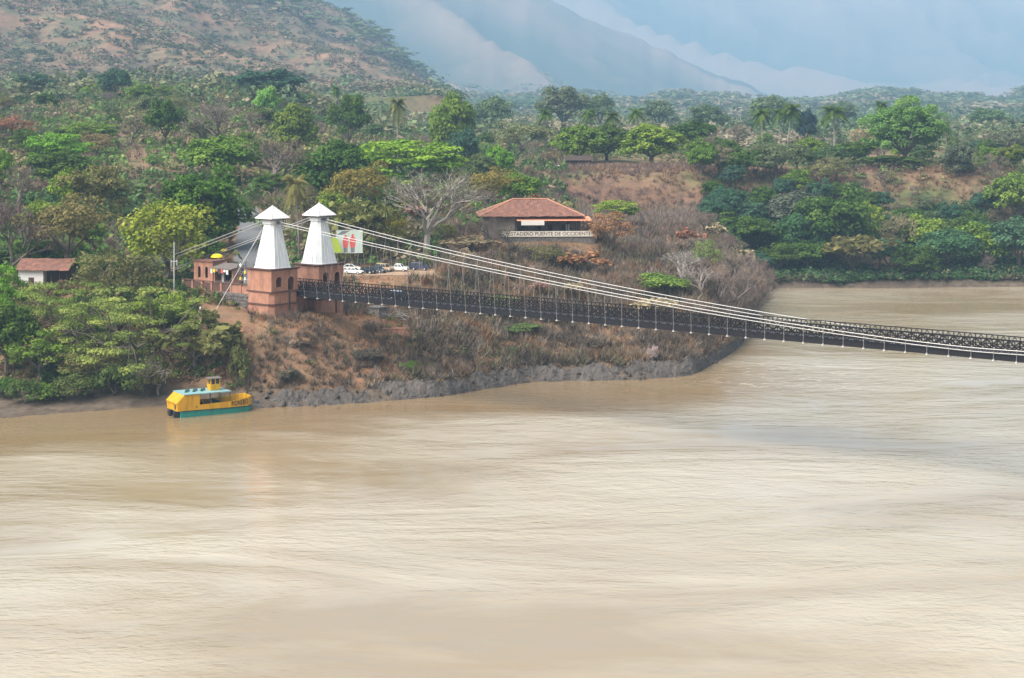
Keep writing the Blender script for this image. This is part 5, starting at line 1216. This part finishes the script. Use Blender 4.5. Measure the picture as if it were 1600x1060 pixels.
# --- fill: trees nothing in the picture tells apart, by kind and place
KEEP = [(380, 552, 312, 505, 374), (740, 936, 306, 384, 458), (525, 672, 352, 432, 418), (862, 1088, 262, 326, 622), (22, 110, 398, 455, 386), (366, 402, 350, 432, 500),
        (190, 235, 228, 250, 640), (600, 640, 145, 215, 640), (265, 395, 375, 495, 392), (1355, 1475, 150, 260, 672), (640, 668, 176, 208, 980), (868, 884, 256, 270, 640), (886, 925, 240, 262, 668)]
def clear(px, Y, w, yt, yb):
    for x0, x1, y0, y1, Yk in KEEP:
        if Y < Yk and px + w / 2 > x0 and px - w / 2 < x1 and yb > y0 and yt < y1: return False
    return True
def fill(n, px0, px1, Y0, Y1, hr, wr, kinds, group, cond=None, minsep=0.42):
    done = 0; tries = 0
    while done < n and tries < n * 60:
        tries += 1
        px = rng.uniform(px0, px1); Y = Y0 + (Y1 - Y0) * rng.random() ** 1.1; x = ppx(px, Y); g = float(ground(x, Y))
        if g < 1.5 or Y < shore(px) + 5: continue
        if cond and not cond(px, Y, g): continue
        kd = kinds[rng.choice(len(kinds), p=np.array([q[0] for q in kinds]) / sum(q[0] for q in kinds))]
        h = rng.uniform(*hr); wd = h * rng.uniform(*wr) * F / Y; yt = YH + (H - g - h) * F / Y; yb = YH + (H - g) * F / Y
        if not clear(px, Y, wd, yt, yb): continue
        if any(abs(px - a) < minsep * (wd + c) / 2 and abs(Y - b) < 9 for a, b, c in TREES): continue
        cc = kd[2][rng.integers(len(kd[2]))]
        tree(kd[1], px, Y, yt, wd, cc, single_out(px, (yt + yb) / 2 - 8, h, KW[kd[1]], cc, None, kd[3]), group); done += 1
    return done
LAND = [(463, 385, 'the white towers'), (342, 200, 'the rounded leafless grey-pink tree'), (635, 240, 'the very wide green canopy'), (621, 180, 'the tall lone palm'), (212, 238, 'the dirt clearing'), (318, 320, 'the dark tree by the towers'),
 (262, 360, 'the yellow-green feathery tree'), (66, 425, 'the white house'), (833, 340, 'the restaurant'), (546, 378, 'the billboard'), (970, 295, 'the brown cliff'), (905, 250, 'the terrace shed'), (1414, 200, 'the tall shade tree'),
 (1230, 190, 'the bluff-top palms'), (1300, 370, 'the largest far bank tree'), (1195, 455, 'the river bend'), (1165, 520, 'the headland tip'), (955, 350, 'the rust-coloured tree'), (1030, 450, 'the bright flat bush tree'), (418, 125, 'the bluish hill-foot tree'),
 (88, 225, 'the bright flat-topped tree'), (963, 190, 'the three terrace palms'), (668, 320, 'the big pale leafless tree'), (705, 165, 'the rounded tree by the palm'), (1065, 410, 'the pale-limbed headland tree'), (1446, 360, 'the fresh green far bank tree'), (1585, 300, 'the right edge bluff tree'), (20, 200, 'the russet tree')]
USED = set()
def single_out(px, py, h, kindw, col, place, fallback):
    r_, g_, b_ = col; sz = 'small' if h < 5.5 else ('tall' if h > 9 else 'middling')
    tint = 'dark green' if g_ > r_ * 1.5 and g_ < 0.1 else ('green' if g_ > r_ * 1.25 else ('olive' if g_ > r_ * 0.9 else ('rusty' if r_ > 0.26 and b_ < 0.08 else 'brown')))
    for x, y, nm in sorted(LAND, key=lambda q: math.hypot(q[0] - px, (q[1] - py) * 1.3))[:4]:
        dx, dy = px - x, py - y; d = math.hypot(dx, dy); a = math.degrees(math.atan2(-dy, dx)) % 360
        rel = ['right of', 'up and right of', 'above', 'up and left of', 'left of', 'down and left of', 'below', 'down and right of'][int((a + 22.5) // 45) % 8]
        dist = 'close' if d < 45 else ('' if d < 100 else 'well')
        lab = ' '.join(f'{sz} {tint} {kindw} {dist} {rel} {nm}'.split())
        if lab not in USED: USED.add(lab); return lab
    return fallback
KW = {'broad': 'rounded tree', 'dense': 'compact tree', 'umbrella': 'flat-topped tree', 'airy': 'thin-leaved tree', 'bare': 'leafless tree', 'dry': 'nearly bare tree'}
GREENS = [DARK, DARK, MID, MID, GRN, (0.065, 0.10, 0.035), (0.10, 0.14, 0.045), (0.12, 0.135, 0.045)]
DRY = [OLI, (0.12, 0.125, 0.055), (0.16, 0.13, 0.06), (0.10, 0.12, 0.05)]
BARE = [TWG, TWR, (0.22, 0.17, 0.15), (0.19, 0.15, 0.125)]
fill(84, -60, 760, 440, 960, (6.5, 11), (1.0, 1.5), [(4, 'broad', GREENS, 'rounded leafy green tree in the dense woods left of the terrace'), (3, 'umbrella', GREENS, 'flat-topped leafy tree in the dense woods left of the terrace'), (2, 'dense', GREENS, 'compact dark green tree in the dense woods left of the terrace'),
     (3, 'airy', DRY, 'thin olive tree in the dense woods left of the terrace'), (6.5, 'bare', BARE, 'leafless brown tree in the dense woods left of the terrace')], 'trees of the left woods')
fill(16, -40, 500, 400, 460, (5, 8), (0.9, 1.4), [(2, 'broad', GREENS, 'small leafy tree close behind the plaza and house'), (3, 'airy', DRY, 'small olive tree close behind the plaza and house'), (3, 'bare', BARE, 'small leafless tree close behind the plaza and house')], 'small trees behind the plaza')
fill(26, 690, 900, 470, 900, (5, 9), (1.0, 1.5), [(3, 'broad', GREENS, 'leafy tree in the strip behind the restaurant'), (3, 'airy', DRY, 'olive tree in the strip behind the restaurant'), (3, 'bare', BARE, 'leafless tree in the strip behind the restaurant')], 'trees behind the restaurant')
fill(34, 1040, 1640, 650, 950, (4, 8), (1.0, 1.6), [(4, 'broad', GREENS, 'green tree in the belt along the bluff top'), (3, 'dense', GREENS, 'low dense green tree in the belt along the bluff top'), (2, 'airy', DRY, 'olive tree in the belt along the bluff top'), (1.5, 'bare', BARE, 'leafless tree in the belt along the bluff top')], 'trees on the bluff top')
fill(48, 1105, 1640, 556, 625, (6, 11), (0.9, 1.4), [(4, 'broad', [DARK, DARK, BLU, (0.05, 0.09, 0.05)], 'dark leafy tree in the thicket on the far bank'), (3, 'dense', [DARK, DARK, BLU], 'dense dark tree in the thicket on the far bank'), (1.2, 'airy', [(0.10, 0.11, 0.06), (0.13, 0.12, 0.07)], 'dry olive tree in the thicket on the far bank'), (1.2, 'bare', BARE, 'leafless tree in the thicket on the far bank')], 'thicket on the far bank')
fill(44, 1090, 1640, 606, 662, (7, 12), (0.9, 1.4), [(4, 'broad', [DARK, MID, (0.065, 0.10, 0.04), BLU], 'leafy tree climbing the far bluff'), (2, 'dense', [DARK, MID], 'compact dark tree climbing the far bluff'), (2, 'airy', [(0.13, 0.135, 0.06), (0.15, 0.13, 0.08)], 'olive tree climbing the far bluff'), (1.5, 'bare', BARE, 'leafless tree climbing the far bluff')], 'trees climbing the far bluff', cond=lambda px, Y, g: not (1385 < px < 1540 and Y > 612))
fill(80, 640, 1195, 383, 600, (3.5, 7), (0.9, 1.5), [(6, 'bare', [TWG, TWR, TWR, (0.24, 0.18, 0.15)], 'leafless brown tree in the dry headland woods'), (2, 'dry', [OLI, BEI, TWR, RUS], 'nearly leafless dry tree in the headland woods'), (0.8, 'airy', [OLI, (0.14, 0.16, 0.05)], 'thin olive tree in the headland woods')], 'dry trees on the headland',
     cond=lambda px, Y, g: g > 7 and not (Y < 432 and px < 700))

# ------------------------------------------------------------------ ground cover that nobody could count
def tpl_twigs(seed, n=18, h=1.0, sp=0.75, w=0.034):
    r = np.random.default_rng(seed); a = np.zeros((n, 3)); a[:, :2] = r.normal(size=(n, 2)) * 0.18
    d = np.stack([r.normal(size=n) * sp, r.normal(size=n) * sp, np.ones(n)], 1); d /= np.linalg.norm(d, axis=1, keepdims=True)
    e = a + d * (h * r.uniform(0.5, 1.1, n))[:, None]; s_ = np.cross(d, r.normal(size=(n, 3))); s_ /= np.linalg.norm(s_, axis=1, keepdims=True)
    # each stem forks into a second sliver
    m_ = a + (e - a) * 0.45; e2 = m_ + (d + r.normal(size=(n, 3)) * 0.5) * (h * 0.5)
    v = np.concatenate([np.stack([a - s_ * w, a + s_ * w, e], 1), np.stack([m_ - s_ * w * .7, m_ + s_ * w * .7, e2], 1)]).reshape(-1, 3)
    return v, np.arange(len(v)).reshape(-1, 3), np.repeat(r.random(2 * n), 3)
def tpl_leaves(seed, n=34, size=0.32, flat=0.75):
    r = np.random.default_rng(seed); k = 5; c = r.normal(size=(k, 3)) * np.array([0.5, 0.5, 0.18]); c[:, 2] += 0.45
    v, f, s_ = leaf_cloud(c, np.full(k, 0.45), n // k, size, flat, r); return v, f, s_
def tpl_grass(seed, n=12, h=0.8, w=0.05):
    r = np.random.default_rng(seed); a = np.zeros((n, 3)); a[:, :2] = r.normal(size=(n, 2)) * 0.25
    d = np.stack([r.normal(size=n) * 0.4, r.normal(size=n) * 0.4, np.ones(n)], 1); e = a + d * (h * r.uniform(0.5, 1.1, n))[:, None]
    s_ = np.cross(d, r.normal(size=(n, 3))); s_ /= np.linalg.norm(s_, axis=1, keepdims=True)
    v = np.stack([a - s_ * w, a + s_ * w, e], 1).reshape(-1, 3); return v, np.arange(3 * n).reshape(n, 3), np.repeat(r.random(n), 3)
def scatter(name, tpls, pos, sxy, sz, cols, m, label, cat):
    V, Fc, T, Sh = [], [], [], []; base = 0; r = np.random.default_rng(len(pos)); which = r.integers(0, len(tpls), len(pos))
    for k, (tv, tfc, tsh) in enumerate(tpls):
        q = np.where(which == k)[0]
        if len(q) == 0: continue
        a = r.uniform(0, 2 * np.pi, len(q)); ca, sa = np.cos(a)[:, None], np.sin(a)[:, None]
        x = (tv[None, :, 0] * ca - tv[None, :, 1] * sa) * sxy[q][:, None] + pos[q][:, 0:1]; y = (tv[None, :, 0] * sa + tv[None, :, 1] * ca) * sxy[q][:, None] + pos[q][:, 1:2]
        z = tv[None, :, 2] * sz[q][:, None] + pos[q][:, 2:3]
        V.append(np.stack([x, y, z], -1).reshape(-1, 3)); n = len(tv)
        Fc.append((tfc[None] + (np.arange(len(q)) * n)[:, None, None] + base).reshape(-1, tfc.shape[1])); base += len(q) * n
        T.append(np.repeat(cols[q], n, 0)); Sh.append(np.tile(tsh, len(q)))
    o = link(name, np_mesh(name, np.concatenate(V), np.concatenate(Fc), m, tint=np.concatenate(T), shade=np.concatenate(Sh))); tag(o, label, cat, kind='stuff'); return o
def pts(n, px0, px1, Y0, Y1, cond=None, byY=1.0):
    px = rng.uniform(px0, px1, n * 2); Y = Y0 + (Y1 - Y0) * rng.random(n * 2) ** byY; X = ppx(px, Y); g = ground(X, Y)
    ok = (Y > shore(px) + 2)
    lx = (X - BM[0]) * DX + (Y - BM[1]) * DY; ly = (X - BM[0]) * NX + (Y - BM[1]) * NY
    ok &= ~((lx > -31) & (lx < 4.5) & (ly > -7) & (ly < 11.5))                       # plaza and towers
    ok &= ~((Y > 401) & (Y < 421) & (px > 515) & (px < 690))                          # parking yard
    ok &= ~((Y > 380) & (Y < 500) & (np.abs(px - 388) < 26))                          # road
    ok &= ~((Y > 445) & (Y < 464) & (px > 750) & (px < 930))                          # restaurant
    ok &= ~((Y > 384) & (Y < 394) & (px > 20) & (px < 112))
    ok &= ~((px > 742) & (px < 938) & (Y > 441) & (Y < 466))
    ok &= ~((px > 305) & (px < 392) & (Y > 349) & (Y < 368))
    if cond is not None: ok &= cond(px, Y, g, X)
    P = np.stack([X, Y, g], -1)[ok][:n]; return P, px[ok][:n]
def pal(P, colors, sc, seed=0):
    c = np.array(colors); t = fbm(P[:, 0] * sc + seed, P[:, 1] * sc, 3); t = np.clip((t - 0.25) / 0.5, 0, 0.999) + rng.normal(0, 0.10, len(P)); t = np.clip(t, 0, 0.999)
    return c[(t * len(c)).astype(int)] * rng.uniform(0.75, 1.25, (len(P), 1))
TW = [tpl_twigs(i) for i in range(6)]; LV = [tpl_leaves(20 + i, 40, 0.27) for i in range(6)]; LF = [tpl_leaves(60 + i, 50, 0.22) for i in range(6)]; LS = [tpl_leaves(80 + i, 15, 0.42) for i in range(8)]; GR = [tpl_grass(40 + i) for i in range(4)]
# dry slope grass and brush on the headland bank
P, px = pts(9000, 330, 1175, 334, 480, lambda px, Y, g, X: g > 1.9)
scatter('dry_grass', GR, P, rng.uniform(0.5, 1.1, len(P)), rng.uniform(0.4, 1.1, len(P)), pal(P, [(0.36, 0.19, 0.085), (0.42, 0.24, 0.11), (0.30, 0.17, 0.09), (0.34, 0.24, 0.13), (0.24, 0.13, 0.08)], 0.07), M['twig_tint'], 'dry orange-brown grass covering the headland bank', 'grass')
pxr = rng.uniform(742, 938, 900); Yr = rng.uniform(418, 446, 900); Pg = np.stack([ppx(pxr, Yr), Yr, ground(ppx(pxr, Yr), Yr)], -1)
scatter('knoll_grass', GR, Pg, rng.uniform(0.5, 1.2, 900), rng.uniform(0.3, 0.7, 900), pal(Pg, [(0.26, 0.17, 0.095), (0.20, 0.15, 0.09), (0.16, 0.15, 0.06)], 0.1), M['twig_tint'], 'short dry grass on the knoll below the restaurant sign', 'grass')
dens = lambda px, Y, g, X: (g > 2.2) & (fbm(X * 0.08 + 3, Y * 0.08, 3) + 0.22 * (px > 640) + 0.09 + 0.06 * (g < 9) > 0.50)
P, px = pts(7600, 360, 1180, 336, 475, dens)
scatter('dry_brush', TW, P, rng.uniform(0.9, 2.0, len(P)) * np.where(px > 640, 1.5, 1.0), rng.uniform(0.8, 2.2, len(P)) * np.where(px > 640, 1.35, 1.0), pal(P, [(0.16, 0.125, 0.095), (0.12, 0.095, 0.075), (0.27, 0.22, 0.175), (0.26, 0.15, 0.085), (0.20, 0.18, 0.115), (0.10, 0.08, 0.065)], 0.09, 3), M['twig_tint'], 'leafless brown brush over the headland bank', 'brush')
P, px = pts(3600, 640, 1190, 470, 615, lambda px, Y, g, X: g > 4)
scatter('headland_thicket', TW, P, rng.uniform(1.6, 3.2, len(P)), rng.uniform(1.6, 3.6, len(P)), pal(P, [(0.22, 0.17, 0.145), (0.27, 0.21, 0.18), (0.18, 0.155, 0.11), (0.27, 0.18, 0.125), (0.14, 0.11, 0.095)], 0.05, 8), M['twig_tint'], 'leafless grey-brown thicket behind the headland trees', 'thicket')
P, px = pts(1600, 380, 1190, 338, 600, lambda px, Y, g, X: (g > 4) & (fbm(X * 0.09 + 9, Y * 0.09, 3) > 0.54))
scatter('green_brush', LV, P, rng.uniform(0.6, 1.3, len(P)), rng.uniform(0.6, 1.3, len(P)), pal(P, [(0.085, 0.095, 0.035), (0.12, 0.11, 0.045), (0.07, 0.10, 0.03)], 0.2), M['leaf_tint'], 'patchy olive undergrowth on the headland bank', 'undergrowth')
P, px = pts(1500, 1120, 1206, 405, 575, lambda px, Y, g, X: g > 0.8)
scatter('headland_tip_brush', TW, P, rng.uniform(1.5, 3.0, len(P)), rng.uniform(1.4, 3.4, len(P)), pal(P, [(0.22, 0.17, 0.145), (0.27, 0.21, 0.18), (0.17, 0.14, 0.10)], 0.05, 12), M['twig_tint'], 'grey leafless brush hanging over the water at the headland tip', 'brush')
# undergrowth of the left bank
P, px = pts(1600, -100, 372, 328, 400, lambda px, Y, g, X: g > 2.3)
scatter('bank_undergrowth', LV, P, rng.uniform(0.8, 1.8, len(P)), rng.uniform(0.8, 2.0, len(P)), pal(P, [(0.045, 0.075, 0.025), (0.08, 0.10, 0.035), (0.06, 0.10, 0.03), (0.14, 0.095, 0.055), (0.11, 0.11, 0.045)], 0.08, 5), M['leaf_tint'], 'tangled green undergrowth along the left bank', 'undergrowth')
# woodland floor
P, px = pts(4000, -160, 880, 402, 1000, lambda px, Y, g, X: ~((np.abs(px - 213) < 26) & (Y > 570) & (Y < 650)) & ~((px > 690) & (Y < 466)) & ~((px > 505) & (Y < 424)), 1.15)
scatter('woodland_undergrowth', LV, P, rng.uniform(2.0, 4.2, len(P)), rng.uniform(2.0, 4.4, len(P)), pal(P, [(0.045, 0.085, 0.03), (0.075, 0.115, 0.04), (0.06, 0.11, 0.03), (0.15, 0.125, 0.075), (0.13, 0.135, 0.05), (0.09, 0.15, 0.04)], 0.022, 2), M['leaf_tint'], 'green and olive undergrowth filling the left woods', 'undergrowth')
P, px = pts(3000, -160, 880, 402, 1000, None, 1.1)
scatter('woodland_brush', TW, P, rng.uniform(2.0, 4.0, len(P)), rng.uniform(2.0, 4.2, len(P)), pal(P, [(0.22, 0.165, 0.135), (0.19, 0.14, 0.11), (0.25, 0.18, 0.14)], 0.03, 7), M['twig_tint'], 'leafless brush between the trees of the left woods', 'brush')
# far bank and bluff
P, px = pts(2200, 1100, 1700, 552, 650, lambda px, Y, g, X: (g < 15 + 8 * fbm(X * 0.02, Y * 0.02, 2)) & (fbm(X * 0.035 + 2, Y * 0.035, 3) > 0.40))
scatter('far_bank_undergrowth', LV, P, rng.uniform(1.6, 3.2, len(P)), rng.uniform(1.4, 3.0, len(P)), pal(P, [(0.04, 0.075, 0.03), (0.06, 0.10, 0.04), (0.045, 0.085, 0.035), (0.10, 0.10, 0.05)], 0.03, 4), M['leaf_tint'], 'dark green undergrowth along the far bank', 'undergrowth')
P, px = pts(3200, 860, 1750, 575, 665, lambda px, Y, g, X: g > 9)
scatter('bluff_brush', TW, P, rng.uniform(1.4, 2.8, len(P)), rng.uniform(1.2, 2.6, len(P)), pal(P, [(0.24, 0.155, 0.125), (0.20, 0.14, 0.12), (0.27, 0.17, 0.11)], 0.04, 1), M['twig_tint'], 'dry brown brush on the bluffs beyond the bend', 'brush')
P, px = pts(1000, 1205, 1700, 551, 557)
scatter('shore_reeds', LV, P, rng.uniform(0.8, 1.5, len(P)), rng.uniform(0.8, 1.8, len(P)), pal(P, [(0.05, 0.095, 0.035), (0.06, 0.11, 0.04), (0.11, 0.10, 0.06)], 0.05, 4), M['leaf_tint'], 'low green bushes lining the far water edge', 'bushes')
# terrace fields and plain
P, px = pts(2000, 860, 1750, 640, 1500, lambda px, Y, g, X: fbm(X * 0.012 + 6, Y * 0.012, 3) > 0.47, 1.3)
scatter('terrace_scrub', LV, P, rng.uniform(1.6, 3.6, len(P)), rng.uniform(1.2, 3.0, len(P)), pal(P, [(0.06, 0.10, 0.04), (0.10, 0.13, 0.05), (0.16, 0.14, 0.075), (0.08, 0.12, 0.045)], 0.02, 4), M['leaf_tint'], 'scattered scrub on the terrace fields', 'scrub')
P, px = pts(2800, -200, 1850, 880, 3200, lambda px, Y, g, X: (g < 75) & (fbm(X * 0.006 + 1, Y * 0.006, 3) > 0.36), 1.3)
scatter('distant_woodland', LF, P, rng.uniform(5, 13, len(P)), rng.uniform(4, 11, len(P)), pal(P, [(0.075, 0.11, 0.055), (0.11, 0.145, 0.07), (0.15, 0.15, 0.085), (0.09, 0.125, 0.06), (0.19, 0.165, 0.11)], 0.01, 4), M['leaf_tint'], 'distant green woodland on the plain under the hills', 'woodland')  # leaf colours paled, distance haze put into the tint
# scrub on the brown hill and the farther slopes
P, px = pts(9500, -250, 760, 1400, 3250, lambda px, Y, g, X: (g > 64) & (fbm(X * 0.011, Y * 0.007, 4) + 0.35 * rng.random(len(X)) > 0.50))
scatter('hill_scrub', LS, P, rng.uniform(2.5, 8.0, len(P)), rng.uniform(2.0, 6.0, len(P)), pal(P, [(0.07, 0.078, 0.036), (0.105, 0.10, 0.05), (0.15, 0.115, 0.075), (0.085, 0.095, 0.042), (0.17, 0.125, 0.09)], 0.02, 6), M['leaf_tint'], 'grey-green scrub dotting the brown hillside', 'scrub')
P, px = pts(4200, -250, 1900, 2300, 6500, lambda px, Y, g, X: (g < 220) & (fbm(X * 0.003, Y * 0.003, 4) > 0.42))
scatter('distant_scrub', LS, P, rng.uniform(12, 30, len(P)), rng.uniform(7, 14, len(P)), pal(P, [(0.06, 0.09, 0.045), (0.10, 0.12, 0.06), (0.08, 0.105, 0.05), (0.16, 0.14, 0.09)], 0.004, 6), M['leaf_tint'], 'faint tree clumps on the hazy valley floor', 'scrub')

# ------------------------------------------------------------------ hazy air
top = float(max(GZ.max(), 80)) + 25
top = top + 0
hz = MB().box(-10000, 10000, -350, 15800, -9, top); hm = bpy.data.materials.new('haze'); hm.use_nodes = True
hn, hl = hm.node_tree.nodes, hm.node_tree.links; hn.remove(hn['Principled BSDF'])
pv = hn.new('ShaderNodeVolumePrincipled'); pv.inputs['Color'].default_value = (0.46, 0.72, 1.0, 1); pv.inputs['Density'].default_value = 0.00012; pv.inputs['Anisotropy'].default_value = 0.0
hl.new(pv.outputs[0], hn['Material Output'].inputs['Volume'])
tag(hz.build('haze', hm), 'pale blue haze hanging over the valley', 'haze', kind='stuff')
#print('trees', len(TREES), 'tris', sum(len(o.data.polygons) for o in bpy.data.objects if o.type == 'MESH' and o.data.users == 1))
